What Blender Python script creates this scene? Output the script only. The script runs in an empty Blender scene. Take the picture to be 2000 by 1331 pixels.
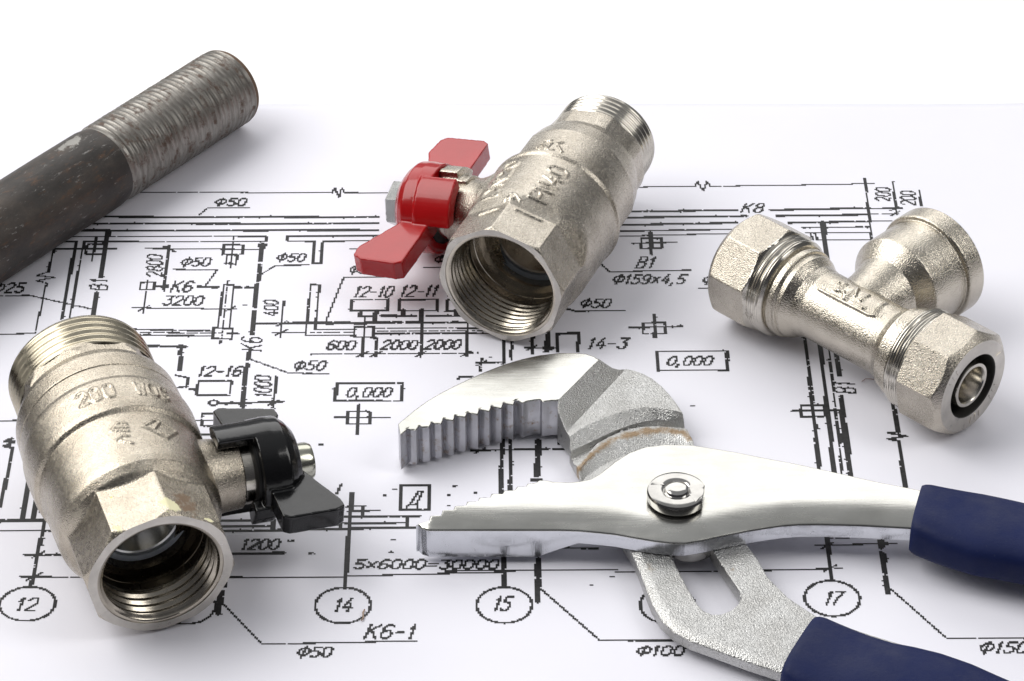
import bpy, bmesh, math, random
import numpy as np
from mathutils import Matrix, Vector
from mathutils.geometry import delaunay_2d_cdt

# ------------------------------------------------------------------ camera, light, exposure
SC = bpy.context.scene
COL = SC.collection
MM = 0.001
FPX, PITCH, DIST = 6720.0, math.radians(35.8), 884.0          # focal length in photo pixels, look-down angle, distance (mm)
CAM = np.array([0, -DIST * math.cos(PITCH), DIST * math.sin(PITCH)])
FW = np.array([0, math.cos(PITCH), -math.sin(PITCH)]); RT = np.array([1., 0, 0]); UP = np.cross(RT, FW)

cam_d = bpy.data.cameras.new('camera'); cam = bpy.data.objects.new('camera', cam_d); COL.objects.link(cam)
cam_d.sensor_width = 36.0; cam_d.lens = FPX / 2000 * 36.0
cam_d.clip_start = 0.01; cam_d.clip_end = 20.0
cam.location = Vector(CAM * MM); cam.rotation_euler = (math.pi / 2 - PITCH, 0, 0)
SC.camera = cam

w = bpy.data.worlds.new('World'); SC.world = w; w.use_nodes = True
# a white studio room, darker on the photographer's side and bright overhead
wt = w.node_tree; bg = wt.nodes['Background']; bg.inputs['Strength'].default_value = 1.0
wc_ = wt.nodes.new('ShaderNodeTexCoord'); wd_ = wt.nodes.new('ShaderNodeVectorMath'); wd_.operation = 'DOT_PRODUCT'; wd_.inputs[1].default_value = (0.0, 0.45, 0.89)
wr_ = wt.nodes.new('ShaderNodeValToRGB'); we_ = wr_.color_ramp.elements
we_[0].position = 0.0; we_[0].color = (0.05, 0.05, 0.055, 1); we_[1].position = 0.95; we_[1].color = (0.33, 0.335, 0.345, 1)
e_ = we_.new(0.45); e_.color = (0.10, 0.103, 0.11, 1)
wt.links.new(wc_.outputs['Generated'], wd_.inputs[0]); wt.links.new(wd_.outputs['Value'], wr_.inputs['Fac']); wt.links.new(wr_.outputs['Color'], bg.inputs['Color'])

def area(name, loc, target, sx, sy, power, col=(1, 1, 1)):
    d = bpy.data.lights.new(name, 'AREA'); d.shape = 'RECTANGLE'; d.size = sx; d.size_y = sy; d.energy = power; d.color = col
    o = bpy.data.objects.new(name, d); COL.objects.link(o); o.location = loc
    o.rotation_euler = (Vector(target) - Vector(loc)).to_track_quat('-Z', 'Y').to_euler()
    return o
area('softbox', (-0.15, 1.20, 0.92), (0, 0.05, 0), 1.8, 0.9, 7.8, (1, 0.99, 0.975))
area('softbox', (-0.90, 0.15, 0.95), (0, 0, 0), 1.0, 1.1, 11.8, (1, 0.985, 0.96))
area('softbox', (0.95, -0.25, 0.95), (0, 0, 0), 0.5, 0.7, 3.2, (1, 0.985, 0.96))
SC.view_settings.view_transform = 'Standard'; SC.view_settings.look = 'None'
SC.view_settings.gamma = 1.0; SC.view_settings.use_curve_mapping = False
SC.view_settings.exposure = 0.47

# ------------------------------------------------------------------ small helpers
def unp(u, v, z=0.0):
    "point of the real plane z (mm) seen at a photo pixel"
    d = FW * FPX + RT * (u - 1000) - UP * (v - 665.5)
    return CAM + d * ((z - CAM[2]) / d[2])
def unp2(pts, z=0.0): return np.array([unp(u, v, z)[:2] for u, v in pts])
def axis(yaw, pit):
    y, p = math.radians(yaw), math.radians(pit)
    return np.array([math.cos(y) * math.cos(p), math.sin(y) * math.cos(p), math.sin(p)])
def frame(t, a):
    "columns: along the axis, to its left, up"
    u = np.cross(a, [0, 0, 1.]); u /= np.linalg.norm(u); wv = np.cross(u, a)
    M = Matrix.Identity(4)
    for i in range(3):
        M[i][0], M[i][1], M[i][2], M[i][3] = a[i], -u[i], wv[i], t[i] * MM
    return M
def lift(t, z): return CAM + (np.array(t) - CAM) * ((z - CAM[2]) / (t[2] - CAM[2]))
def on_cyl(t, a, r, pts):
    "photo pixels -> (distance along axis, angle) on a cylinder of radius r round the axis"
    u = np.cross(a, [0, 0, 1.]); u /= np.linalg.norm(u); wv = np.cross(u, a); out = []
    for px, py in pts:
        d = FW * FPX + RT * (px - 1000) - UP * (py - 665.5); d /= np.linalg.norm(d)
        o = CAM - t; wp = d - a * (d @ a); dp = o - a * (o @ a)
        A, B, C = wp @ wp, 2 * wp @ dp, dp @ dp - r * r
        k = (-B - math.sqrt(max(B * B - 4 * A * C, 0))) / (2 * A); q = CAM + d * k - t
        out.append((q @ a, math.atan2(q @ wv, q @ u)))
    return out

def link(name, me, mats, parent=None, sharp=40, mat_idx=None, matrix=None):
    for m in (mats if isinstance(mats, (list, tuple)) else [mats]): me.materials.append(m)
    if mat_idx is not None: me.polygons.foreach_set('material_index', np.array(mat_idx, dtype=np.int32))
    me.polygons.foreach_set('use_smooth', np.ones(len(me.polygons), dtype=bool))
    if sharp: me.set_sharp_from_angle(angle=math.radians(sharp))
    me.update()
    o = bpy.data.objects.new(name, me); COL.objects.link(o)
    if parent: o.parent = parent
    if matrix is not None: o.matrix_local = matrix
    return o
def mesh(name, V, F):
    me = bpy.data.meshes.new(name)
    me.from_pydata((np.asarray(V, float) * MM).tolist(), [], [tuple(int(i) for i in f) for f in F]); me.validate()
    return me
def fix_normals(me):
    b = bmesh.new(); b.from_mesh(me); bmesh.ops.recalc_face_normals(b, faces=b.faces); b.to_mesh(me); b.free()
def thing(name, label, cat, matrix=None, group=None):
    o = bpy.data.objects.new(name, None); COL.objects.link(o); o.empty_display_size = 0.01
    if matrix is not None: o.matrix_world = matrix
    o['label'] = label; o['category'] = cat
    if group: o['group'] = group
    return o

class Parts:
    "collects shells into one mesh"
    def __init__(s): s.V = []; s.F = []
    def add(s, V, F):
        n = sum(len(v) for v in s.V); s.V.append(np.asarray(V, float)); s.F += [tuple(i + n for i in f) for f in F]
    def build(s, name): 
        me = mesh(name, np.concatenate(s.V), s.F); fix_normals(me); return me

def grid_faces(n, m, closed=True):
    F = []
    for i in range(n - 1):
        for j in range(m if closed else m - 1):
            k = (j + 1) % m
            F.append((i * m + j, i * m + k, (i + 1) * m + k, (i + 1) * m + j))
    return F
def theta(m): return -math.pi / 2 + np.arange(m) * 2 * math.pi / m
def polar(X, R, th, capA=False, capB=False):
    "rows of (x, r) round the x axis; angle 0 is to the right of the axis, 90 degrees is up"
    X = np.broadcast_to(X, R.shape)
    V = np.stack([X, -R * np.cos(th), R * np.sin(th)], -1).reshape(-1, 3)
    n, m = R.shape; F = grid_faces(n, m)
    if capA: F.append(tuple(range(m)))
    if capB: F.append(tuple(range((n - 1) * m, n * m)))
    return V, F
def lathe(prof, m, fn, capA=False, capB=False):
    "prof: (height, radius) round a stem; fn maps stem coordinates to part coordinates"
    q = np.arange(m) * 2 * math.pi / m
    V = np.array([fn(r * math.cos(a), h, r * math.sin(a)) for h, r in prof for a in q])
    F = grid_faces(len(prof), m)
    if capA: F.append(tuple(range(m)))
    if capB: F.append(tuple(range((len(prof) - 1) * m, len(prof) * m)))
    return V, F
def prism(poly, n0, n1, fn):
    "poly in the (x, y) plane of a stem frame, from height n0 to n1"
    k = len(poly); V = [fn(x, y, n0) for x, y in poly] + [fn(x, y, n1) for x, y in poly]
    F = [tuple(range(k)), tuple(range(k, 2 * k))] + [(i, (i + 1) % k, k + (i + 1) % k, k + i) for i in range(k)]
    return np.array(V), F
def ring_sector(q0, q1, r0, r1, y0, y1, fn, n=14):
    q = np.radians(np.linspace(q0, q1, n)); V = []
    for a in q:
        for r, y in ((r0, y0), (r1, y0), (r1, y1), (r0, y1)): V.append(fn(r * math.cos(a), y, r * math.sin(a)))
    F = grid_faces(n, 4) + [(0, 1, 2, 3), tuple(range(4 * n - 4, 4 * n))]
    return np.array(V), F
def remesh(o, vox, it=6, fac=0.5):
    m = o.modifiers.new('remesh', 'REMESH'); m.mode = 'VOXEL'; m.voxel_size = vox * MM; m.use_smooth_shade = True
    s = o.modifiers.new('smooth', 'SMOOTH'); s.factor = fac; s.iterations = it
def lerp(x, xs, ys): return np.interp(x, xs, ys)
def smin(a, b, k=0.35):
    h = np.clip(0.5 + 0.5 * (b - a) / k, 0, 1); return b * (1 - h) + a * h - k * h * (1 - h)
def smax(a, b, k=0.35): return -smin(-a, -b, k)
def ngon_r(th, apothem, n, ridge):
    "radius of a regular n-gon with a ridge at the given angle"
    s = 2 * math.pi / n; t = (th - math.radians(ridge)) % s - s / 2
    return apothem / np.cos(t)
def seg_dist(P, A, B):
    d = B - A; L = max(d @ d, 1e-12); t = np.clip(((P - A) @ d) / L, 0, 1)
    return np.linalg.norm(P - (A + t[:, None] * d), axis=1)
def emboss(x, th, r, strokes, half=0.34, h=0.45):
    "raised lettering on a round body: strokes are polylines of (x, angle)"
    Xg, Tg = np.meshgrid(x, th, indexing='ij'); P = np.stack([Xg.ravel(), Tg.ravel() * r], -1)
    D = np.full(len(P), 1e3)
    for s in strokes:
        s = [(a, (b if b > -math.pi / 2 else b + 2 * math.pi) * r) for a, b in s]
        for A, B in zip(s[:-1], s[1:]): D = np.minimum(D, seg_dist(P, np.array(A), np.array(B)))
    return (h * np.clip(1.5 - D / half, 0, 1)).reshape(Xg.shape)

# ------------------------------------------------------------------ materials
def mat(name):
    m = bpy.data.materials.new(name); m.use_nodes = True; nt = m.node_tree
    return m, nt, nt.nodes['Principled BSDF']
def N(nt, t, **kw):
    n = nt.nodes.new(t)
    for k, v in kw.items():
        if k in n.inputs: n.inputs[k].default_value = v
        else: setattr(n, k, v)
    return n
def noise(nt, vec, scale, detail=3, rough=0.55):
    n = N(nt, 'ShaderNodeTexNoise'); n.inputs['Scale'].default_value = scale; n.inputs['Detail'].default_value = detail; n.inputs['Roughness'].default_value = rough
    nt.links.new(vec, n.inputs['Vector']); return n.outputs['Fac']
def ramp(nt, fac, stops):
    r = N(nt, 'ShaderNodeValToRGB'); e = r.color_ramp.elements
    while len(e) < len(stops): e.new(0.5)
    for el, (p, c) in zip(e, stops):
        el.position = p; el.color = (c if isinstance(c, tuple) else (c, c, c)) + (1,)
    nt.links.new(fac, r.inputs['Fac']); return r.outputs['Color']
def objco(nt, scale=None):
    c = N(nt, 'ShaderNodeTexCoord').outputs['Object']
    if scale:
        mp = N(nt, 'ShaderNodeMapping'); mp.inputs['Scale'].default_value = scale; nt.links.new(c, mp.inputs['Vector']); c = mp.outputs['Vector']
    return c
def mixc(nt, fac, a, b, blend='MIX'):
    m = N(nt, 'ShaderNodeMix'); m.data_type = 'RGBA'; m.blend_type = blend
    for s, v in ((m.inputs[0], fac), (m.inputs[6], a), (m.inputs[7], b)):
        if isinstance(v, (tuple, float, int)): s.default_value = (v + (1,)) if isinstance(v, tuple) else v
        else: nt.links.new(v, s)
    return m.outputs[2]
def bump(nt, bsdf, h, strength, dist):
    b = N(nt, 'ShaderNodeBump'); b.inputs['Strength'].default_value = strength; b.inputs['Distance'].default_value = dist
    nt.links.new(h, b.inputs['Height']); 
    prev = bsdf.inputs['Normal'].links
    if prev: nt.links.new(prev[0].from_socket, b.inputs['Normal'])
    nt.links.new(b.outputs['Normal'], bsdf.inputs['Normal'])

def cast_metal(name, dark, light, rough=(0.19, 0.33), grain=2600, gs=0.35, stain=None):
    m, nt, b = mat(name); c = objco(nt)
    b.inputs['Metallic'].default_value = 1.0
    col = ramp(nt, noise(nt, c, 140, 5), [(0.3, dark), (0.7, light)])
    if stain: col = mixc(nt, ramp(nt, noise(nt, c, 420, 6, 0.7), [(0.66, 0.0), (0.78, 0.7)]), col, stain)
    nt.links.new(col, b.inputs['Base Color'])
    nt.links.new(ramp(nt, noise(nt, c, 700, 4), [(0.3, rough[0]), (0.7, rough[1])]), b.inputs['Roughness'])
    bump(nt, b, noise(nt, c, grain, 1, 0.5), gs, 0.00022)
    bump(nt, b, noise(nt, c, 500, 3, 0.5), 0.06, 0.0006)
    return m, nt, b, c
def turned_metal(name, col, rough=0.16, lines=5200, ls=0.25):
    m, nt, b = mat(name); b.inputs['Metallic'].default_value = 1.0
    c = objco(nt, (1, 0.012, 0.012))
    nt.links.new(ramp(nt, noise(nt, objco(nt), 160, 4), [(0.3, tuple(v * 0.72 for v in col)), (0.7, col)]), b.inputs['Base Color'])
    nt.links.new(ramp(nt, noise(nt, objco(nt), 300, 4), [(0.3, rough * 0.7), (0.75, rough * 1.7)]), b.inputs['Roughness'])
    bump(nt, b, noise(nt, c, lines, 2), ls, 0.00008)
    return m
NICKEL, *_ = cast_metal('sandblasted_nickel', (0.40, 0.36, 0.30), (0.55, 0.505, 0.435), gs=0.52, grain=3800, stain=(0.24, 0.20, 0.15))
NICKEL_TEE, *_ = cast_metal('bright_cast_nickel', (0.48, 0.44, 0.37), (0.60, 0.555, 0.475), rough=(0.15, 0.27), grain=3200, gs=0.62)
NUT_NICKEL, *_ = cast_metal('sandblasted_nut', (0.46, 0.42, 0.355), (0.56, 0.515, 0.44), rough=(0.18, 0.3), grain=4200, gs=0.6)
TURNED = turned_metal('turned_nickel', (0.62, 0.585, 0.52))
TURNED_DULL = turned_metal('worn_turned_nickel', (0.56, 0.505, 0.39), rough=0.24)
BALL = turned_metal('ball_port_metal', (0.34, 0.30, 0.25), rough=0.3)
DARK_BORE = turned_metal('dark_bore_metal', (0.09, 0.075, 0.055), rough=0.25)  # much darker tone for the inner end of the black valve's bore
BORE = turned_metal('threaded_bore_metal', (0.55, 0.50, 0.42), rough=0.2)
FACE = turned_metal('faced_nickel', (0.60, 0.57, 0.52), rough=0.32)
CHROME = turned_metal('chrome', (0.42, 0.42, 0.41), rough=0.13, ls=0.1)
ZINC = turned_metal('yellow_zinc', (0.56, 0.555, 0.47), rough=0.16, ls=0.1)

# black valve body: brass showing through scratches and dried cream sealant near the open end
WORN, nt, b, c = cast_metal('worn_sandblasted_nickel', (0.38, 0.335, 0.27), (0.52, 0.47, 0.39), gs=0.52, grain=3800, stain=(0.27, 0.21, 0.14))
def blob(nt, c, loc, size, scale, lo, hi):
    mp = N(nt, 'ShaderNodeMapping'); mp.vector_type = 'TEXTURE'; mp.inputs['Location'].default_value = [v * MM for v in loc]; mp.inputs['Scale'].default_value = [v * MM for v in size]
    nt.links.new(c, mp.inputs['Vector'])
    ln = N(nt, 'ShaderNodeVectorMath', operation='LENGTH'); nt.links.new(mp.outputs['Vector'], ln.inputs[0])
    mr = N(nt, 'ShaderNodeMapRange'); mr.inputs['From Min'].default_value = 0.25; mr.inputs['From Max'].default_value = 1.0
    mr.inputs['To Min'].default_value = 0.42; mr.inputs['To Max'].default_value = -0.1
    nt.links.new(ln.outputs['Value'], mr.inputs['Value'])
    ad = N(nt, 'ShaderNodeMath', operation='ADD'); nt.links.new(mr.outputs[0], ad.inputs[0]); nt.links.new(noise(nt, c, scale, 5, 0.65), ad.inputs[1])
    return ramp(nt, ad.outputs[0], [(lo, 0.0), (hi, 1.0)])
def paint_on(nt, b, fac, col, metal, rough):
    old = b.inputs['Base Color'].links[0].from_socket
    nt.links.new(mixc(nt, fac, old, col), b.inputs['Base Color'])
    for nm, v in (('Metallic', metal), ('Roughness', rough)):
        mx = N(nt, 'ShaderNodeMix'); nt.links.new(fac, mx.inputs[0])
        if b.inputs[nm].links: nt.links.new(b.inputs[nm].links[0].from_socket, mx.inputs[2])
        else: mx.inputs[2].default_value = b.inputs[nm].default_value
        mx.inputs[3].default_value = v; nt.links.new(mx.outputs[0], b.inputs[nm])
def cyl_at(x, deg, r): return (x, -r * math.cos(math.radians(deg)), r * math.sin(math.radians(deg)))
paint_on(nt, b, blob(nt, c, cyl_at(5, 62, 16.5), (8, 7, 5), 600, 0.76, 0.90), (0.27, 0.19, 0.13), 0.7, 0.45)
paint_on(nt, b, blob(nt, c, cyl_at(3.2, 78, 16.5), (5, 5, 4), 380, 0.76, 0.79), (0.85, 0.80, 0.52), 0.0, 0.6)
paint_on(nt, b, blob(nt, c, cyl_at(1.6, 122, 16.5), (2.4, 2.6, 3), 420, 0.74, 0.77), (0.85, 0.80, 0.52), 0.0, 0.6)
paint_on(nt, b, blob(nt, c, cyl_at(1.0, 45, 16.5), (1.6, 3, 3), 420, 0.78, 0.81), (0.85, 0.80, 0.52), 0.0, 0.6)
paint_on(nt, b, blob(nt, c, cyl_at(12, 118, 16.2), (4, 1.2, 2), 500, 0.72, 0.76), (0.62, 0.38, 0.10), 1.0, 0.3)
paint_on(nt, b, blob(nt, c, cyl_at(6.5, 124, 16.6), (1.4, 1.0, 1.5), 500, 0.70, 0.74), (0.75, 0.45, 0.10), 1.0, 0.2)
paint_on(nt, b, blob(nt, c, cyl_at(13, 76, 16.4), (3, 2.2, 2), 700, 0.80, 0.84), (0.62, 0.40, 0.14), 1.0, 0.3)

def paint(name, col, rough, coat=0.6, bs=0.08):
    m, nt, b = mat(name); c = objco(nt)
    nt.links.new(ramp(nt, noise(nt, c, 90, 3), [(0.3, tuple(v * 0.85 for v in col)), (0.7, col)]), b.inputs['Base Color'])
    b.inputs['Roughness'].default_value = rough; b.inputs['Coat Weight'].default_value = coat; b.inputs['Specular IOR Level'].default_value = 0.3; b.inputs['Coat Roughness'].default_value = 0.08
    bump(nt, b, noise(nt, c, 260, 3), bs, 0.0008)
    return m
RED = paint('red_enamel', (0.39, 0.003, 0.0045), 0.24, 0.4)
BLACK = paint('black_enamel', (0.0045, 0.0045, 0.005), 0.18, 0.3, 0.12)

def plain(name, col, rough, metal=0.0):
    m, nt, b = mat(name); c = objco(nt)
    nt.links.new(ramp(nt, noise(nt, c, 200, 4), [(0.3, tuple(v * 0.85 for v in col)), (0.7, col)]), b.inputs['Base Color'])
    b.inputs['Roughness'].default_value = rough; b.inputs['Metallic'].default_value = metal; return m
SEAT = plain('blue_grey_seat', (0.34, 0.38, 0.43), 0.45)
SEAT_W = plain('white_seat', (0.55, 0.60, 0.66), 0.4)
RUBBER = plain('black_rubber', (0.012, 0.012, 0.012), 0.5)
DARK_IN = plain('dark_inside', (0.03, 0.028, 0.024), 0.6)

GRIP, nt, b = mat('navy_dipped_vinyl'); c = objco(nt)
nt.links.new(mixc(nt, ramp(nt, noise(nt, c, 900, 4, 0.7), [(0.66, 0.0), (0.74, 0.35)]), ramp(nt, noise(nt, c, 60, 4), [(0.3, (0.0038, 0.0090, 0.052)), (0.7, (0.0058, 0.0130, 0.070))]), (0.05, 0.055, 0.09)), b.inputs['Base Color'])
nt.links.new(ramp(nt, noise(nt, c, 120, 5, 0.65), [(0.3, 0.42), (0.7, 0.68)]), b.inputs['Roughness']); b.inputs['Specular IOR Level'].default_value = 0.2
old_ = b.inputs['Base Color'].links[0].from_socket
sc_ = ramp(nt, noise(nt, objco(nt, (0.3, 1, 1)), 420, 7, 0.8), [(0.62, 0.0), (0.72, 0.45)])
nt.links.new(mixc(nt, sc_, old_, (0.045, 0.055, 0.085)), b.inputs['Base Color'])
bump(nt, b, noise(nt, c, 1500, 3), 0.2, 0.0003)
bump(nt, b, noise(nt, c, 110, 3), 0.15, 0.0012)

POLISH, nt, b = mat('polished_steel'); c = objco(nt)
b.inputs['Metallic'].default_value = 1.0
nt.links.new(ramp(nt, noise(nt, c, 60, 5), [(0.3, (0.42, 0.415, 0.385)), (0.7, (0.54, 0.535, 0.505))]), b.inputs['Base Color'])
nt.links.new(ramp(nt, noise(nt, objco(nt, (0.15, 1, 1)), 500, 4), [(0.3, 0.20), (0.7, 0.30)]), b.inputs['Roughness'])
paint_on(nt, b, ramp(nt, noise(nt, c, 260, 6, 0.75), [(0.66, 0.0), (0.72, 0.55)]), (0.30, 0.28, 0.25), 0.8, 0.4)
bump(nt, b, noise(nt, objco(nt, (0.05, 1.0, 1)), 2600, 3), 0.16, 0.0001)
bump(nt, b, noise(nt, c, 45, 2), 0.05, 0.002)
SIDE, nt, b = mat('milled_chrome_edge'); c = objco(nt)
b.inputs['Metallic'].default_value = 1.0; b.inputs['Base Color'].default_value = (0.60, 0.61, 0.64, 1)
nt.links.new(ramp(nt, noise(nt, c, 300, 4), [(0.3, 0.12), (0.7, 0.3)]), b.inputs['Roughness'])
bump(nt, b, noise(nt, objco(nt, (1, 1, 0.08)), 1500, 3), 0.25, 0.0002)
FORGED, nt, b, c = cast_metal('forged_chrome', (0.42, 0.415, 0.40), (0.54, 0.54, 0.53), rough=(0.25, 0.42), grain=3000, gs=1.0)
at = N(nt, 'ShaderNodeAttribute', attribute_name='rust'); ad = N(nt, 'ShaderNodeMath', operation='MULTIPLY_ADD'); ad.inputs[1].default_value = 0.5
nt.links.new(at.outputs['Fac'], ad.inputs[0]); nt.links.new(noise(nt, c, 480, 6, 0.7), ad.inputs[2])
paint_on(nt, b, ramp(nt, ad.outputs[0], [(0.72, 0.0), (1.02, 0.85)]), (0.27, 0.17, 0.075), 0.4, 0.55)
TEETH, nt, b, c = cast_metal('satin_teeth', (0.46, 0.46, 0.48), (0.58, 0.58, 0.61), rough=(0.3, 0.45), grain=1500, gs=0.15)
at = N(nt, 'ShaderNodeAttribute', attribute_name='rust'); ad = N(nt, 'ShaderNodeMath', operation='MULTIPLY_ADD'); ad.inputs[1].default_value = 0.55
nt.links.new(at.outputs['Fac'], ad.inputs[0]); nt.links.new(noise(nt, c, 480, 6, 0.7), ad.inputs[2])
paint_on(nt, b, ramp(nt, ad.outputs[0], [(0.86, 0.0), (1.05, 0.8)]), (0.26, 0.15, 0.06), 0.3, 0.6)
BOLT = turned_metal('polished_bolt', (0.44, 0.43, 0.41), rough=0.11, ls=0.08)

PIPE, nt, b = mat('mill_scale_steel'); c = objco(nt)
col = ramp(nt, noise(nt, objco(nt, (0.5, 1, 1)), 110, 7, 0.65), [(0.25, (0.014, 0.0125, 0.011)), (0.5, (0.040, 0.034, 0.030)), (0.75, (0.085, 0.066, 0.052))])
col = mixc(nt, ramp(nt, noise(nt, objco(nt, (0.35, 1, 1)), 520, 6, 0.75), [(0.55, 0.0), (0.66, 0.8)]), col, (0.10, 0.052, 0.028))
col = mixc(nt, ramp(nt, noise(nt, objco(nt, (0.25, 1, 1)), 900, 5, 0.8), [(0.60, 0.0), (0.68, 0.8)]), col, (0.26, 0.25, 0.24))
nt.links.new(col, b.inputs['Base Color'])
b.inputs['Metallic'].default_value = 0.35; b.inputs['Roughness'].default_value = 0.5
bump(nt, b, noise(nt, c, 900, 5), 0.25, 0.0004)
pm = blob(nt, c, (-61, 2, 11.3), (9, 4, 5), 500, 0.72, 0.84)
paint_on(nt, b, pm, (0.30, 0.29, 0.27), 0.4, 0.5)
PTHREAD, nt, b = mat('rusty_thread_steel'); c = objco(nt)
col = ramp(nt, noise(nt, objco(nt, (3, 0.6, 0.6)), 300, 4), [(0.3, (0.15, 0.138, 0.122)), (0.7, (0.30, 0.285, 0.262))])
nt.links.new(col, b.inputs['Base Color']); b.inputs['Metallic'].default_value = 0.9
b.inputs['Roughness'].default_value = 0.38
paint_on(nt, b, ramp(nt, noise(nt, objco(nt, (1.0, 0.8, 0.8)), 330, 6, 0.72), [(0.53, 0.0), (0.62, 0.9)]), (0.085, 0.05, 0.034), 0.2, 0.65)
bump(nt, b, noise(nt, c, 1200, 4), 0.3, 0.0003)
PRIM = plain('rust_brown_rim', (0.13, 0.075, 0.045), 0.7, 0.2)

PAPER, nt, b = mat('white_paper'); c = objco(nt)
nt.links.new(ramp(nt, noise(nt, c, 25, 3), [(0.3, (0.805, 0.80, 0.868)), (0.7, (0.825, 0.82, 0.885))]), b.inputs['Base Color'])
b.inputs['Roughness'].default_value = 0.6; b.inputs['Specular IOR Level'].default_value = 0.25
bump(nt, b, noise(nt, c, 1800, 3), 0.08, 0.0002)
TABLE, nt, b = mat('white_table'); c = objco(nt)
nt.links.new(ramp(nt, noise(nt, c, 6, 3), [(0.3, (0.86, 0.86, 0.86)), (0.7, (0.88, 0.88, 0.88))]), b.inputs['Base Color']); b.inputs['Roughness'].default_value = 0.6
INK, nt, b = mat('printing_ink'); c = objco(nt)
nt.links.new(ramp(nt, noise(nt, c, 900, 3), [(0.35, (0.010, 0.010, 0.012)), (0.75, (0.028, 0.027, 0.028))]), b.inputs['Base Color']); b.inputs['Roughness'].default_value = 0.65

# ------------------------------------------------------------------ table, sheet, drawing
me = mesh('table', [(-1500, -1500, -0.4), (1500, -1500, -0.4), (1500, 1500, -0.4), (-1500, 1500, -0.4)], [(0, 1, 2, 3)])
table = link('table', me, TABLE, sharp=0); table['kind'] = 'structure'

def paper_h(x, y):
    x, y = np.asarray(x, float), np.asarray(y, float)
    h = 0.22 * (1 + np.sin(x / 31 + 0.7) * np.sin(y / 37 - 0.4)) * 0.6
    h = h + 2.2 * np.clip((-y - 108 - 0.25 * x) / 60, 0, 1) ** 2 + 2.0 * np.clip((x - 118) / 70, 0, 1) ** 2 * np.clip((y + 60) / 80, 0, 1)
    h = h + 1.1 * np.exp(-(((x * 0.5 + y * 0.87) + 165) / 9) ** 2) * np.clip((-x - 20) / 40, 0, 1)
    return h
sheet = thing('drawing_sheet', 'large white paper sheet printed with a black pipework plan, lying flat under all the tools', 'drawing')
xs = np.linspace(-205, 215, 141); ys = np.linspace(-182, 114.6, 100)
gx, gy = np.meshgrid(xs, ys, indexing='ij')
V = np.stack([gx, gy, paper_h(gx, gy)], -1).reshape(-1, 3)
F = [(i * 100 + j, (i + 1) * 100 + j, (i + 1) * 100 + j + 1, i * 100 + j + 1) for i in range(140) for j in range(99)]
pap = link('paper', mesh('paper', V, F), PAPER, sheet, sharp=0)
so = pap.modifiers.new('thickness', 'SOLIDIFY'); so.thickness = 0.1 * MM; so.offset = -1

# the printed drawing, rastered like the coarse plot it is: cells of CELL mm
CELL = 0.43
GX0, GY0, GNX, GNY = -175.0, -165.0, 815, 560
RAS = np.zeros((GNY, GNX), bool)
ROT = math.radians(0.55)                                       # the print sits slightly skew on the sheet
cR, sR = math.cos(ROT), math.sin(ROT)
def to_print(p): return np.array([p[0] * cR + p[1] * sR, -p[0] * sR + p[1] * cR])
WID = {1: .46, 1.5: .52, 2: .70, 3: .95, 4: 1.12, 5: 1.2, 6: 1.3, 7: 1.45, 8: 1.5, 10: 1.6}
rng = np.random.default_rng(4)
def stroke_mm(A, B, wmm, rough=True):
    lo = np.minimum(A, B) - wmm - CELL; hi = np.maximum(A, B) + wmm + CELL
    i0, i1 = int((lo[0] - GX0) / CELL), int((hi[0] - GX0) / CELL) + 1
    j0, j1 = int((lo[1] - GY0) / CELL), int((hi[1] - GY0) / CELL) + 1
    i0, j0 = max(i0, 0), max(j0, 0); i1, j1 = min(i1, GNX), min(j1, GNY)
    if i1 <= i0 or j1 <= j0: return
    X, Y = np.meshgrid(GX0 + (np.arange(i0, i1) + .5) * CELL, GY0 + (np.arange(j0, j1) + .5) * CELL)
    d = seg_dist(np.stack([X.ravel(), Y.ravel()], -1), A, B).reshape(X.shape)
    on = d <= max(wmm, CELL * 1.02) / 2
    if rough and wmm > 0.55:
        edge = on & (d > wmm / 2 - CELL * 0.9); on &= ~(edge & (rng.random(on.shape) < 0.015))
        grow = (d > wmm / 2) & (d <= wmm / 2 + CELL) ; on |= grow & (rng.random(on.shape) < 0.012)
    elif rough: on &= rng.random(on.shape) > 0.012
    RAS[j0:j1, i0:i1] |= on
crop = [0, 0, 1.0]
def setcrop(x0, y0, s): crop[:] = [x0, y0, s]
def px(x, y): return crop[0] + x / crop[2], crop[1] + y / crop[2]
def pp(x, y): return to_print(unp(*px(x, y))[:2])
def L(wd, *c, dash=None):
    P = [pp(c[i], c[i + 1]) for i in range(0, len(c), 2)]
    for A, B in zip(P[:-1], P[1:]):
        if dash:
            n = np.linalg.norm(B - A); k = 0.0
            while k < n:
                a, g = random.choice(dash); e = min(k + a, n)
                stroke_mm(A + (B - A) * k / n, A + (B - A) * e / n, WID[wd]); k = e + g
        else: stroke_mm(A, B, WID[wd])
def BOXL(wd, x0, y0, x1, y1): L(wd, x0, y0, x1, y0, x1, y1, x0, y1, x0, y0)
def QUAD(wd, *c): L(wd, *c, c[0], c[1])
def circle(x, y, rpx, wd):
    c = pp(x, y); R = np.linalg.norm(pp(x + rpx, y) - c)
    P = [c + R * np.array([math.cos(a), math.sin(a)]) for a in np.linspace(0, 2 * math.pi, 73)]
    for A, B in zip(P[:-1], P[1:]): stroke_mm(A, B, WID[wd], False)
O_ = [(.3, 0), (.7, 0), (.95, .2), (.95, .8), (.7, 1), (.3, 1), (.05, .8), (.05, .2), (.3, 0)]
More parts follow.
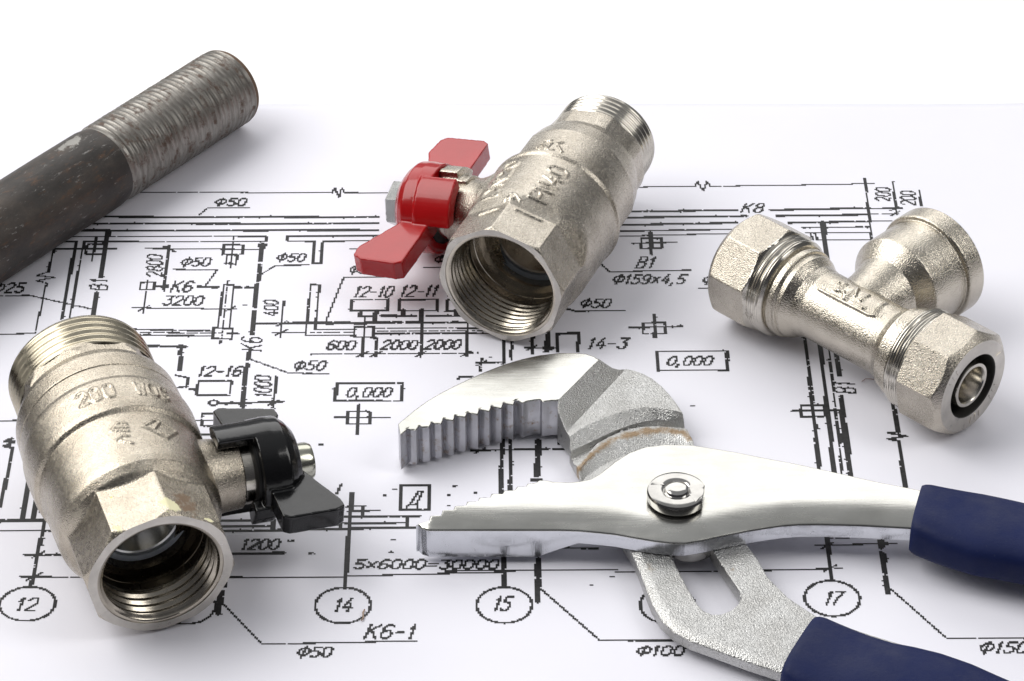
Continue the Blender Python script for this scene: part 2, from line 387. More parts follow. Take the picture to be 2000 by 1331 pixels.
FONT = {
 '0': [O_], '1': [[(.2, .75), (.6, 1), (.6, 0)]], '2': [[(.05, .8), (.3, 1), (.75, 1), (.95, .8), (.95, .6), (.05, 0), (.95, 0)]],
 '3': [[(.1, 1), (.95, 1), (.5, .6), (.8, .55), (.95, .35), (.95, .2), (.7, 0), (.3, 0), (.05, .2)]],
 '4': [[(.6, 1), (.05, .3), (.95, .3)], [(.75, .6), (.7, 0)]], '5': [[(.95, 1), (.2, 1), (.15, .58), (.65, .6), (.95, .4), (.9, .15), (.6, 0), (.25, 0), (.05, .15)]],
 '6': [[(.9, .9), (.7, 1), (.35, 1), (.1, .75), (.05, .2), (.3, 0), (.7, 0), (.95, .2), (.95, .4), (.7, .58), (.3, .55), (.08, .4)]],
 '7': [[(.05, 1), (.95, 1), (.45, .45), (.35, 0)]],
 '8': [[(.3, .55), (.1, .72), (.12, .88), (.35, 1), (.7, 1), (.9, .85), (.88, .7), (.7, .55), (.3, .55), (.05, .35), (.05, .18), (.3, 0), (.7, 0), (.95, .2), (.95, .38), (.7, .55)]],
 '9': [[(.1, .1), (.3, 0), (.65, 0), (.9, .25), (.95, .8), (.7, 1), (.3, 1), (.05, .8), (.05, .6), (.3, .42), (.7, .45), (.92, .6)]],
 'Ф': [[(.3, .2), (.75, .2), (1, .4), (1, .68), (.75, .85), (.3, .85), (0, .65), (0, .4), (.3, .2)], [(.55, 1.05), (.45, -.05)]],
 'K': [[(.15, 1), (.1, 0)], [(.95, 1), (.15, .45)], [(.4, .62), (.9, 0)]],
 'B': [[(.1, 0), (.1, 1), (.7, 1), (.9, .85), (.85, .65), (.65, .53), (.15, .53)], [(.65, .53), (.95, .38), (.92, .15), (.7, 0), (.1, 0)]],
 'Д': [[(0, -.05), (.05, .15), (.95, .15), (1, -.05)], [(.2, .15), (.45, 1), (.85, 1), (.8, .15)]],
 'P': [[(.1, 0), (.1, 1), (.7, 1), (.92, .85), (.9, .62), (.7, .48), (.12, .48)]], 'N': [[(.05, 0), (.05, 1), (.95, 0), (.95, 1)]], 'D': [[(.1, 0), (.1, 1), (.6, 1), (.95, .7), (.95, .3), (.6, 0), (.1, 0)]],
 'W': [[(0, 1), (.25, 0), (.5, .8), (.75, 0), (1, 1)]], 'O': [O_], 'G': [[(.9, .85), (.65, 1), (.3, 1), (.05, .75), (.05, .25), (.3, 0), (.7, 0), (.95, .2), (.95, .45), (.6, .45)]],
 '-': [[(.15, .45), (.85, .45)]], '=': [[(.1, .33), (.9, .33)], [(.1, .6), (.9, .6)]], ',': [[(.4, .1), (.2, -.2)]], '×': [[(.1, .15), (.9, .75)], [(.1, .75), (.9, .15)]],
}
WIDTHS = {'1': .62, ',': .45, 'Ф': 1.25, '-': .9, 'K': 1.15}
def cast_text(txt, a0, a1, b0, b1):
    "letter strokes running from a0 to a1 (pairs of x, degrees), rising from b0 to b1 beside them"
    n = len(txt); out = []; A0, A1, U = np.array(a0, float), np.array(a1, float), np.array(b1, float) - np.array(b0, float)
    for i, ch in enumerate(txt):
        if ch == ' ': continue
        for pl in FONT[ch]: out.append([tuple((A0 + (A1 - A0) * (i + 0.08 + 0.76 * x) / n + U * y) * [1, math.pi / 180]) for x, y in pl])
    return out
def T(s, x0, y0, x1, y1, wd=2, vertical=False, slant=0.28):
    "text filling the box from its lower left (x0, y0) to its upper right (x1, y1)"
    tot = sum(WIDTHS.get(ch, 1) for ch in s) + 0.28 * (len(s) - 1)
    if not vertical: o, ex, ey = pp(x0, y0), pp(x1, y0) - pp(x0, y0), pp(x0, y1) - pp(x0, y0)
    else:            o, ex, ey = pp(x1, y0), pp(x1, y1) - pp(x1, y0), pp(x0, y0) - pp(x1, y0); wd = 1.5; slant = 0.12
    k = 0.0; sl = slant * np.linalg.norm(ey) / np.linalg.norm(ex)
    for ch in s:
        cw = WIDTHS.get(ch, 1)
        for pl in FONT[ch]:
            P = [o + ex * ((k + x * cw) / tot * (1 - sl) + sl * y) + ey * y for x, y in pl]
            for A, B in zip(P[:-1], P[1:]): stroke_mm(A, B, 0.62 if wd == 2 else WID[wd], False)
        k += cw + 0.28
def tick(x, y, s=24): L(1.5, x - s, y + s * .5, x + s, y - s * .5)
random.seed(3)
DD = [(9, 1.2), (5, .8), (14, 1.0)]; DS = [(2.5, .9), (.6, .8), (4, 1)]

setcrop(0, 340, 2.857)                                          # upper left of the plan
L(1, 560, 103, 800, 103, 1850, 106); L(1, 1850, 106, 1865, 80, 1880, 110, 1893, 132, 1908, 78, 1925, 106, 2000, 106)
T('Ф50', 1195, 178, 1385, 138); L(1, 1110, 232, 1160, 190, 1390, 190)
L(3, 500, 242, 2110, 242); L(3, 480, 280, 2110, 278); L(3.0, 430, 318, 2110, 315); L(1.5, 470, 321, 1500, 320)
L(1.5, 340, 352, 1485, 350, 1485, 378, 470, 380, dash=[(30, .1), (14, .5)]); L(2, 1485, 350, 1485, 378)
L(2, 2140, 345, 1605, 348, 1605, 376, 1755, 378, 1745, 502, 1790, 502, 1802, 378, 2140, 373)
L(1, 270, 422, 655, 420); L(2, 300, 430, 270, 550); L(1.5, 270, 550, 205, 570, 305, 582, 205, 600, 262, 613); L(1, 262, 613, 240, 690, 200, 890); L(1.5, 200, 892, -120, 902)
L(3, 425, 380, 345, 810); L(2, 335, 380, 425, 380); L(2, 470, 380, 390, 800)
QUAD(2, 490, 395, 585, 395, 575, 450, 480, 450); L(1.5, 540, 350, 515, 490)
L(7, 605, 320, 562, 578); T('B1', 505, 655, 600, 585, vertical=True); L(6, 540, 668, 515, 800)
T('Ф25', -45, 665, 150, 612); L(1.5, -60, 688, 160, 680, 515, 758)
T('2800', 820, 578, 905, 450, vertical=True); L(2, 945, 400, 915, 655); L(3, 920, 408, 972, 434); L(1.5, 810, 418, 1445, 423)
T('Ф50', 1005, 518, 1185, 470); L(1.5, 970, 535, 1210, 538, 1145, 630)
QUAD(2, 785, 608, 865, 606, 860, 648, 780, 648); L(2, 825, 600, 800, 780); L(3, 865, 630, 935, 632); tick(915, 630, 20)
T('K6', 945, 660, 1090, 603); L(4, 1105, 632, 1215, 635); T('3200', 905, 735, 1145, 685)
L(1, 740, 750, 1320, 757); tick(805, 752, 30); tick(1285, 756, 26)
QUAD(2, 1250, 395, 1358, 398, 1355, 450, 1245, 450); L(1.5, 1305, 350, 1285, 525); QUAD(2, 1265, 455, 1325, 455, 1315, 505, 1260, 503)
L(8, 1450, 400, 1480, 400); L(7, 1466, 392, 1452, 485); L(6, 1448, 510, 1440, 598); L(6, 1436, 620, 1425, 745); L(6, 1422, 770, 1408, 895)
T('K6', 1350, 995, 1460, 910, vertical=True)
L(4, 1310, 635, 1340, 636); L(4, 1375, 636, 1430, 637)
L(2, 1250, 620, 1305, 622); L(2, 1250, 620, 1215, 860, dash=DD); L(2, 1305, 622, 1280, 862); L(1, 1275, 595, 1230, 950, dash=DS)
QUAD(2, 1190, 862, 1300, 868, 1295, 925, 1185, 922)
L(2, 700, 870, 1190, 880); L(2, 700, 901, 1185, 909); L(1.5, 790, 888, 1330, 894, dash=DS)
L(4, 700, 962, 1010, 968); L(8, 1000, 966, 1030, 968); L(5, 1012, 975, 1006, 1010)
T('Ф50', 1540, 490, 1715, 448); L(1.5, 1460, 560, 1540, 513, 1725, 510)
T('400', 1475, 797, 1550, 705, vertical=True); L(1.5, 1585, 710, 1565, 915)
L(4, 1415, 838, 1620, 838); L(4, 1640, 836, 1850, 838); L(4, 1870, 835, 2040, 838); tick(1573, 838, 30); tick(1570, 888, 30); L(1, 1520, 888, 1705, 889)
L(2, 1735, 620, 1705, 903); L(2, 1735, 620, 1782, 622, 1760, 870); L(1.5, 1760, 870, 1985, 873); L(1.5, 1705, 903, 1985, 906); L(1, 1735, 888, 1980, 885, dash=DS)

setcrop(480, 340, 2.56)                                         # middle of the plan
L(1, 430, 97, 448, 72, 458, 95, 468, 118, 480, 72, 495, 97, 1100, 92)
L(1.5, 530, 375, 570, 375)
T('Ф50', 515, 500, 655, 460); L(1.5, 400, 740, 490, 520, 720, 517)
T('Ф50', 940, 447, 1110, 412); L(1.5, 890, 472, 1100, 472)
T('12-10', 535, 618, 750, 565); T('12-11', 765, 615, 972, 562); T('12-12', 1003, 613, 1210, 560)
for x in (527, 770, 1008): L(2, x, 632, x + 186, 630, x + 184, 686, x - 2, 688, x, 632); L(3, x + 186, 630, x + 184, 686)
L(4, 575, 690, 572, 715, 625, 715); L(6, 652, 688, 645, 745); L(4, 615, 746, 775, 746); L(5, 790, 684, 787, 713); L(4, 680, 713, 845, 713)
L(6, 880, 682, 880, 746); L(4, 805, 746, 1010, 746); L(5, 1052, 684, 1050, 712); L(4, 905, 713, 1085, 712); L(4, 1030, 745, 1150, 745); L(2, 1110, 715, 1105, 912)
L(4, 240, 748, 430, 748); L(4, 450, 748, 570, 748)
L(2, 597, 715, 583, 915); QUAD(2, 545, 768, 645, 768, 640, 820, 540, 818); L(4, 640, 772, 636, 818)
L(1.5, 650, 776, 1190, 774); L(2, 650, 802, 1230, 800); L(1, 658, 789, 1200, 788, dash=DS); L(3, 655, 820, 648, 915, dash=DS)
T('600', 400, 882, 558, 838); T('2000', 675, 880, 868, 836); T('2000', 893, 878, 1085, 834)
L(1.5, 325, 906, 1160, 897, dash=[(24, .6), (8, .9)]); L(2, 882, 750, 875, 918)
for x, y in ((583, 905), (650, 905), (875, 903), (1105, 900)): tick(x, y, 26)
T('1000', 45, 1120, 125, 1010, vertical=True); L(2, 155, 1015, 135, 1165); L(2, 0, 1150, 185, 1143); tick(138, 1147, 24)
T('Ф50', 235, 985, 410, 940); L(1.5, 20, 930, 215, 1000, 415, 1003)
L(2, 455, 1052, 782, 1050, 778, 1138, 447, 1138, 455, 1052); L(3, 455, 1055, 447, 1138); T('0,000', 500, 1118, 740, 1073)
L(2, 445, 1222, 715, 1221); L(3, 566, 1160, 556, 1305); QUAD(2, 512, 1192, 620, 1192, 618, 1253, 508, 1253)
L(3, 1292, 815, 1288, 948); L(2, 1332, 815, 1328, 930, dash=DS); L(2, 1180, 925, 1172, 990); L(1.5, 1150, 947, 1290, 945); tick(1180, 948, 26); L(2, 1062, 1030, 1068, 1018, 1130, 1016)
L(3, 1437, 800, 1430, 890); L(8, 1512, 790, 1506, 888); L(8, 1495, 874, 1530, 874); L(2, 1395, 872, 1560, 873); tick(1432, 872, 24)
L(3, 1560, 800, 1665, 798, 1660, 890); L(3, 1560, 800, 1558, 890)

setcrop(660, 150, 2.42)
T('14-3', 1175, 1288, 1380, 1238); T('Ф50', 1142, 1095, 1298, 1055); L(2, 1060, 1085, 1085, 1100, 1120, 1111, 1355, 1108)
L(1, 60, 815, 95, 815)

setcrop(1150, 340, 2.56)                                        # right part
L(1, 180, 72, 530, 66); L(1.5, 530, 66, 545, 42, 558, 70, 573, 88, 590, 42, 608, 66); L(1, 608, 66, 1260, 54, 1425, 48)
L(2, 1380, 25, 1415, 328); L(2, 1520, 40, 1540, 205); L(2, 1653, 85, 1662, 160)
T('200', 1435, 138, 1505, 68, vertical=True); T('200', 1560, 158, 1632, 85, vertical=True)
L(3, 170, 194, 740, 185); T('K8', 757, 195, 885, 152); L(3, 910, 184, 1400, 172); L(1.5, 1400, 174, 1565, 172); tick(1533, 173, 24)
L(3, 170, 223, 790, 214); L(3, 940, 213, 1400, 205); L(1, 1400, 204, 1545, 200); tick(1530, 200, 22)
L(3, 150, 260, 740, 248); L(3, 1000, 248, 1410, 238); L(1, 1410, 239, 1510, 236)
L(2, 150, 291, 725, 280); L(2, 1070, 271, 1400, 267, dash=DD); L(1.5, 100, 317, 700, 302); L(1.5, 1085, 298, 1400, 295)
L(1.5, 1140, 334, 1415, 331); L(2, 1108, 298, 1118, 330); L(2, 1130, 298, 1142, 332)
L(2, 220, 352, 435, 345); L(3, 308, 295, 315, 405); QUAD(2, 262, 325, 362, 325, 365, 375, 262, 378)
T('B1', 232, 475, 345, 418); L(1.5, 55, 448, 105, 494, 508, 484); T('Ф159×4,5', 115, 553, 495, 508)
T('Ф50', 565, 555, 730, 512); L(1.5, 550, 576, 700, 574)
L(2, 205, 770, 470, 765); L(3, 325, 705, 331, 820); QUAD(2, 270, 748, 380, 745, 382, 800, 272, 802)
L(2, 338, 890, 690, 888); L(3, 338, 890, 345, 985); L(1.5, 345, 985, 645, 983); L(3, 690, 888, 696, 985, dash=[(2.2, .9), (3, .8)]); L(3, 655, 985, 696, 984); T('0,000', 388, 958, 628, 915)
L(7, 1170, 245, 1190, 430); L(7, 1190, 430, 1208, 600)
L(3, 1075, 770, 1110, 1090, dash=[(8, 1), (1, 1)]); L(3, 1112, 1090, 1136, 1340); L(4, 1148, 800, 1212, 1340); L(2, 1195, 830, 1250, 1340, dash=DS); L(8, 1232, 870, 1253, 1008)
T('B1', 1232, 1102, 1330, 1040, vertical=True); L(7, 1262, 1117, 1278, 1340)
L(4, 1510, 1100, 1546, 1296); QUAD(2, 1060, 1160, 1175, 1158, 1178, 1215, 1062, 1218); L(1.5, 1015, 1187, 1262, 1185); L(4, 1010, 785, 1045, 787)

setcrop(1200, 830, 2.5)                                         # lower right
L(2, 1385, 40, 1337, 44, 1425, 60, 1335, 73, 1390, 84); L(4, 1390, 88, 1420, 310)
L(4, 980, 0, 1000, 230, dash=[(20, .8), (1, .8)]); L(5, 1045, 0, 1076, 240); L(2, 1090, 0, 1110, 240, dash=DS); L(7, 1125, 0, 1152, 250)
circle(1063, 850, 134, 2); T('17', 1020, 880, 1125, 818); L(4, 1036, 540, 1060, 762); L(1.5, 985, 592, 1380, 582); tick(1042, 592, 30); L(1.5, 0, 722, 740, 714, 1110, 704); tick(1052, 704, 30)
L(1.5, 1060, 558, 1140, 556, dash=DS); L(8, 1300, 583, 1325, 582)
for y0, y1 in ((570, 602), (632, 722), (745, 822)): L(8, 1300 + (y0 - 570) * .14, y0, 1300 + (y1 - 570) * .14, y1)
L(1.5, 1340, 797, 1620, 1043, 2100, 1046); T('Ф150', 1778, 1116, 2030, 1064); T('Ф100', 105, 1130, 350, 1085); L(1.5, -75, 1058, 300, 1055)
setcrop(0, 0, 1)
circle(1304, 1184, 54, 2); T('16', 1286, 1196, 1325, 1172); circle(985, 1183, 54, 2); T('15', 961, 1194, 1004, 1167); L(1.5, 1052, 1148, 1172, 1253, 1320, 1253)
L(1.5, 870, 1117, 1205, 1114)

setcrop(740, 660, 2.56)                                         # by the pliers
BOXL(3, 110, 742, 254, 862); T('Д', 140, 848, 228, 770)
L(3, 626, 0, 626, 120); L(2, 662, 0, 660, 100); L(3, 765, 0, 765, 80)
L(4, 620, 510, 610, 690, dash=[(7, 1), (3, 1)]); L(4, 612, 690, 612, 790); L(3, 660, 500, 655, 770, dash=DS); L(10, 797, 515, 795, 590); L(10, 794, 612, 791, 690); L(10, 770, 712, 800, 712)
L(2, 460, 566, 855, 557); L(3, 875, 556, 930, 558); L(5, 905, 500, 905, 530); tick(505, 568, 26); L(2, 885, 1050, 1095, 1057)
L(5, 628, 1060, 628, 1240); L(10, 797, 1110, 797, 1192); L(8, 795, 1215, 793, 1320)
for x, y in ((380, 745), (352, 790), (482, 776), (80, 760), (350, 842), (70, 1012), (62, 1075), (1065, 1240), (1167, 1197), (1570, 342), (557, 100), (28, 790)): L(2, x - 5, y, x + 4, y)

setcrop(0, 960, 2)                                              # lower left
L(4, -20, 116, 240, 116); L(2, -20, 156, 240, 156); L(4, 870, 118, 1070, 116); L(2, 1050, 104, 1640, 99); L(2, 1325, 129, 1590, 125); L(3, 880, 159, 1660, 142); L(3, 1326, 104, 1328, 146); L(2, 1590, 100, 1590, 138); L(3, 1068, 110, 1066, 150)
L(2, 870, 140, 1060, 138)
T('1200', 938, 230, 1100, 190); L(3, 900, 248, 1110, 243); L(4, 1375, 10, 1347, 380)
L(2, 1360, 60, 1416, 60, 1414, 105); L(1.5, 1370, 78, 1485, 78)
T('5×6000=30000', 1380, 305, 1955, 270); L(1.5, 80, 338, 1348, 338); L(1.5, 1348, 334, 2010, 316)
L(3, 100, 250, 300, 253); tick(150, 250, 26); tick(135, 337, 30); L(3, 185, 65, 147, 250, 120, 380, dash=[(11, .7), (4, .6)])
circle(108, 448, 108, 2); T('12', 58, 476, 158, 424); circle(735, 455, 106, 2); T('13', 690, 482, 775, 438)
L(8, 866, 395, 852, 482); L(2, 885, 360, 878, 378); L(1.5, 870, 440, 1025, 604, 1630, 588); T('K6-1', 1420, 578, 1635, 525); T('Ф50', 1158, 655, 1305, 615)
circle(1340, 448, 108, 2); T('14', 1300, 472, 1390, 420)

setcrop(0, 580, 2.0167)                                         # left edge and around the black handle
L(5, 985, 215, 976, 250); L(6, 974, 268, 962, 350); L(6, 962, 362, 958, 436)
T('12-16', 775, 315, 962, 278); L(2, 782, 336, 912, 335, 905, 392, 774, 390, 782, 336); L(4, 750, 368, 776, 368)
circle(841, 422, 17, 2); L(4, 862, 423, 895, 424); L(4, 910, 421, 962, 425); L(2, 970, 420, 1110, 418); L(2, 1090, 320, 1075, 440); tick(1080, 420, 22)
BOXL(2, 795, 465, 850, 512); L(1.5, 760, 490, 850, 490); L(2, 780, 548, 850, 545)
L(5, 714, 240, 708, 292); L(2, 690, 312, 740, 322, 738, 358, 690, 362); L(2, -20, 491, 65, 490)
L(3, 46, 560, 20, 572, 56, 574, 15, 590, 50, 596); L(3, 50, 600, 2, 830); L(6, 112, 735, 86, 880); L(3, 146, 780, 130, 880); L(2, 130, 880, 138, 838, 185, 834); L(2, 155, 850, 185, 850)
L(2, 1345, 742, 1325, 780); L(1.5, 1365, 830, 1440, 826); L(1.5, 1372, 850, 1450, 848)
for x, y in ((1140, 965), (1155, 963), (1225, 1013), (965, 35), (1265, 585), (200, 765)): L(2, x - 4, y, x + 3, y)

# cells -> merged rectangles of ink lying on the sheet
rects = []; open_ = {}
for j in range(GNY):
    row = RAS[j]; runs = {}
    d = np.diff(np.concatenate([[0], row.astype(np.int8), [0]])); st, en = np.where(d == 1)[0], np.where(d == -1)[0]
    for s, e in zip(st, en):
        while e - s > 14: runs[(s, s + 12)] = 1; s += 12
        runs[(s, e)] = 1
    nxt = {}
    for k in runs:
        if k in open_ and j - open_[k] < 12: nxt[k] = open_.pop(k)
        else:
            if k in open_: rects.append((k[0], k[1], open_.pop(k), j))
            nxt[k] = j
    for k, j0 in open_.items(): rects.append((k[0], k[1], j0, j))
    open_ = nxt
for k, j0 in open_.items(): rects.append((k[0], k[1], j0, GNY))
R_ = np.array(rects, float); x0, x1 = GX0 + R_[:, 0] * CELL, GX0 + R_[:, 1] * CELL; y0, y1 = GY0 + R_[:, 2] * CELL, GY0 + R_[:, 3] * CELL
Vx = np.stack([x0, x1, x1, x0], 1).ravel(); Vy = np.stack([y0, y0, y1, y1], 1).ravel()
WX, WY = Vx * cR - Vy * sR, Vx * sR + Vy * cR
V = np.stack([WX, WY, paper_h(WX, WY) + 0.06], -1)
link('printed_drawing', mesh('printed_drawing', V, [(4 * i, 4 * i + 1, 4 * i + 2, 4 * i + 3) for i in range(len(rects))]), INK, sheet, sharp=0)

# ------------------------------------------------------------------ threaded steel pipe
def helix_tri(x, th, pitch):
    f = (x / pitch - th / (2 * math.pi)) % 1.0
    return np.abs(f * 2 - 1)                                    # 0..1
pa = axis(52.81, 0); pt = np.array([-79.04, 106.2, 11.45])
pipe = thing('steel_pipe', 'dark mill-scale steel pipe with a rusty threaded end, lying at the upper left', 'pipe', frame(pt, pa))
th = theta(200)
x = np.arange(-52.5, 0.01, 0.15); Xg, Tg = np.meshgrid(x, th, indexing='ij')
tri = helix_tri(Xg, Tg, 1.814)
wob = 0.06 * np.sin(Xg * 1.7 + 3 * Tg) * np.sin(5 * Tg + Xg * .37)
amp = 0.22 + 0.05 * np.sin(Xg * 0.9 + np.sin(2 * Tg)) * np.sin(Tg * 3 + Xg * 0.21)
R = 11.24 + amp * np.clip(tri * 2.2 - 1.3, -0.5, 0.75) + wob * 0.2
R -= 0.9 * np.clip((x[:, None] + 1.5) / 0.9, 0, 1)
R = np.where(x[:, None] < -50.5, 11.05 + 0.1 * tri, R)
V, F = polar(Xg, R, th); link('threaded_end', mesh('threaded_end', V, F), PTHREAD, pipe, 70)
th2 = theta(160); x2 = np.linspace(-330, -52.4, 120)
R2 = np.repeat(np.full((120, 1), 11.5), 160, 1); R2[-1] = 11.15; R2[-2] = 11.48
R2 += 0.03 * np.sin(th2 * 7 + x2[:, None] * 0.2)
V, F = polar(np.repeat(x2[:, None], 160, 1), R2, th2, True); link('tube', mesh('tube', V, F), PIPE, pipe, 50)
rows = [(-1.5, 11.22), (-0.85, 11.2), (0.02, 10.74), (0.12, 10.4), (0.12, 9.0), (0.0, 8.6), (-60, 8.5)]
R3 = np.array([[r] * 120 for _, r in rows]); X3 = np.array([[a] * 120 for a, _ in rows]); V, F = polar(X3, R3, theta(120), False, True)
link('end_rim', mesh('end_rim', V, F), PRIM, pipe, 40)

# ------------------------------------------------------------------ ball valves
def stem_frame(s0, side, tilt):
    "side +1: stem leaves to the left of the axis, -1: to the right; tilted down by tilt degrees"
    d = math.radians(tilt)
    y = np.array([0, side * math.cos(d), -math.sin(d)]); n = np.array([0, side * math.sin(d), math.cos(d)])
    o = np.array([s0, 0, 0.])
    return lambda x, h, k: o + np.array([x, 0, 0]) + y * h + n * k

def valve(name, label, matrix, cfg):
    v = thing(name, label, 'ball valve', matrix, 'ball valves on the plan')
    m = 420; th = theta(m); xs = np.arange(0, cfg['thread_x'] + 0.01, 0.22)
    Tg = th[None, :]; Xc = xs[:, None]
    R = cfg['body'](Xc, Tg) + 0 * Tg
    R = R + emboss(xs, th, cfg['er'], cfg['marks'], 0.34, cfg['mh'])
    # front face: from the outside in to the bore
    fx = np.array([0.0, -0.0, -0.0]); 
    rows_R = [np.full((1, m), cfg['bore'] + 0.9), np.full((1, m), cfg['bore'] + 1.0)]
    Rr = np.concatenate(rows_R + [R]); Xr = np.concatenate([[[0.9]], [[0.0]], xs[:, None]]) * np.ones((1, m))
    V, F = polar(Xr, Rr, th)
    mi = [0 if i >= 2 * m else 1 for i in range(len(F))]
    link('body', mesh('body', V, F), [cfg['mat'], cfg['face_mat']], v, 32, mi)
    # male thread
    x0, x1, rm, p = cfg['thread_x'] - 0.3, cfg['L'], cfg['male'], cfg['pitch']
    x = np.arange(x0, x1 + 0.01, 0.12); th2 = theta(240); Xg, Tg2 = np.meshgrid(x, th2, indexing='ij')
    tri = helix_tri(Xg, Tg2, p)
    Rm = rm + 0.62 * p * cfg['tdepth'] * (np.clip(tri, 0.12, 0.86) - 0.86)
    Rm -= 0.9 * np.clip((Xg - (x1 - 0.9)) / 0.9, 0, 1) ** 1.2
    Rm = np.concatenate([Rm, np.full((1, 240), rm - 3.2), np.full((1, 240), rm - 3.4)]); Xm = np.concatenate([Xg, np.full((1, 240), x1), np.full((1, 240), x1 - 14)])
    V, F = polar(Xm, Rm, th2); link('male_thread', mesh('male_thread', V, F), cfg['thread_mat'], v, 50)
    # threaded bore, stepping down to the seat
    bl = cfg['bore_len']; x = np.arange(0.5, bl, 0.1); th3 = theta(240); Xg, Tg3 = np.meshgrid(x, th3, indexing='ij')
    tri = helix_tri(Xg, Tg3, p); fade = np.clip((bl - 2.2 - Xg) / 1.5, 0, 1)
    Rb = cfg['bore'] + 0.55 * np.clip(1.2 - Xg, 0, 1) - 0.62 * p * 0.62 * (np.clip(tri, 0.12, 0.88) - 0.12) * fade * np.clip(Xg / 1.6, 0, 1)
    tail = [(bl, cfg['bore'] - 0.2), (bl + 2.2, cfg['bore'] - 0.3), (bl + 2.3, cfg['bore'] - 2.2), (bl + 5.2, cfg['bore'] - 2.4)]
    first = np.full((1, 240), cfg['bore'] + 0.95)
    Rb = np.concatenate([first, Rb] + [np.full((1, 240), r) for _, r in tail]); Xb = np.concatenate([np.full((1, 240), 0.35), Xg] + [np.full((1, 240), a) for a, _ in tail])
    V, F = polar(Xb, Rb, th3); F = [f[::-1] for f in F]; nrow = Rb.shape[0] - 5
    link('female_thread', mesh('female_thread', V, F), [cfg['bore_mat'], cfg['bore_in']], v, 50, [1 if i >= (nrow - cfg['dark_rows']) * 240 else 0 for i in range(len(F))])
    # seat ring and ball with its port
    def ring(nm, rows, mt, par, cap=False):
        RR = np.array([[r] * 120 for _, r in rows]); XX = np.array([[a] * 120 for a, _ in rows]); V, F = polar(XX, RR, theta(120), False, cap)
        return link(nm, mesh(nm, V, F), mt, par, 35)
    ring('seat_ring', [(bl + 5.2, cfg['bore'] - 2.3), (bl + 5.0, cfg['bore'] - 2.6), (bl + 5.0, cfg['bore'] - 4.0), (bl + 7.0, cfg['bore'] - 4.2)], cfg['seat'], v)
    ring('ball', [(bl + 6.2, cfg['bore'] - 3.4), (bl + 5.8, cfg['bore'] - 4.25), (bl + 6.0, cfg['bore'] - 4.7), (bl + 26, cfg['bore'] - 4.8), (cfg['L'] - 13, cfg['male'] - 3.5)], cfg['ball'], v)
    # stem boss
    fn = stem_frame(cfg['s0'], cfg['side'], cfg['tilt'])
    V, F = lathe([(8, 13.5), (15, 11.2), (17, 10.0), (19, 9.2), (22, 8.8), (25, 8.6), (26.2, 8.55), (26.5, 8.2), (26.6, 7.8), (29.5, 7.8), (29.6, 6)], 96, fn)
    me = mesh('stem', V, F); fix_normals(me); st = link('stem', me, [cfg['mat'], TURNED], v, 35, [1 if i >= 7 * 96 else 0 for i in range(len(me.polygons))])
    V, F = lathe([(29.0, 6), (29.0, 8.6), (29.4, 9.2), (30.4, 9.2), (30.6, 6)], 72, fn); me = mesh('stem_seal', V, F); fix_normals(me)
    link('stem_seal', me, RUBBER, v, 40)
    if cfg.get('lug'):
        P = Parts(); q0, q1 = cfg['lug']
        P.add(*ring_sector(q0, q1, 6.5, 11.6, 24.3, 29.6, fn)); P.add(*ring_sector(q0 - 5, q1 + 5, 6.5, 9.6, 21.5, 29.0, fn))
        o = link('stop_lug', P.build('stop_lug'), cfg['mat'], v, 0); remesh(o, 0.3, 10)
    # butterfly handle
    P = Parts()
    P.add(*lathe([(30, 9.4), (30, 12.0), (34, 12.2), (36.8, 12.0), (38.6, 10.6), (40.2, 8.6), (40.6, 5.0)], 72, fn, True, True))
    for poly in cfg['wings']: P.add(*prism(poly, -2.6, 2.6, fn))
    for q0, q1, y0, r1 in cfg['tabs']: P.add(*ring_sector(q0, q1, 9.2, r1, y0, 33, fn))
    hd = link('handle', P.build('handle'), cfg['hmat'], v, 0); remesh(hd, 0.26, 8)
    # nut on the stem
    hx = [(a + cfg['nut_turn']) * math.pi / 3 for a in range(6)]; nr = cfg['nut_r']
    P = Parts()
    def hexring(y, r): return [fn(r * math.cos(a), y, r * math.sin(a)) for a in hx]
    if cfg['round_nut']: P.add(*lathe([(39, nr), (43.6, nr), (44.6, nr * .9), (44.9, nr * .6), (44.5, nr * .45)], 40, fn, True, True))
    else:
        Vh = np.array(hexring(39, nr) + hexring(44.2, nr) + hexring(44.8, nr * .86)); P.add(Vh, grid_faces(3, 6) + [tuple(range(6)), (12, 13, 14, 15, 16, 17)])
        P.add(*lathe([(44, 2.6), (45.6, 2.6), (46, 2.2)], 24, fn, True, True))
    link('nut', P.build('nut'), cfg['nut_mat'], v, 25)
    return v

OCT = math.cos(math.pi / 8)
# red-handled valve
rt_, ra = lift([-3.06, .14, 17.], 17.75), axis(67.24, .66)
def red_body(x, t):
    rnd = lerp(x, [0, 11, 14.5, 18, 35.0, 35.9, 36.6, 37.2, 47.6, 48.0, 49.5, 55, 58.5, 70], [17.6, 17.7, 17.9, 18.0, 18.0, 18.45, 18.5, 17.75, 17.8, 17.1, 17.15, 16.1, 14.75, 14.75])
    octo = ngon_r(t, 16.15, 8, 53) + lerp(x, [0, 12.0, 16.5, 24], [0, 0, 1.4, 3.0])
    r = smin(rnd + 0 * t, octo, 0.25)
    flat = ngon_r(t, 16.35, 2, 60)                                # wrench flats on the rear cap
    r = np.where(x > 37.4, np.minimum(r, np.where(np.cos(t + math.radians(30)) ** 2 > 0.5, flat, 99)), r)
    neck = ngon_r(t, 14.2, 8, 75)
    r = np.where(x > 52, smax(np.minimum(r, 99), 0, .1), r); r = np.where(x > 57.5, np.minimum(r, neck), r)
    r = smin(r, 16.75 + 1.1 * np.clip(x, 0, 3) + 0 * t, 0.2)      # chamfer at the open end
    return r
c1 = lambda x, y: (880 + x * 420 / 1997, 160 + y * 280 / 1331)
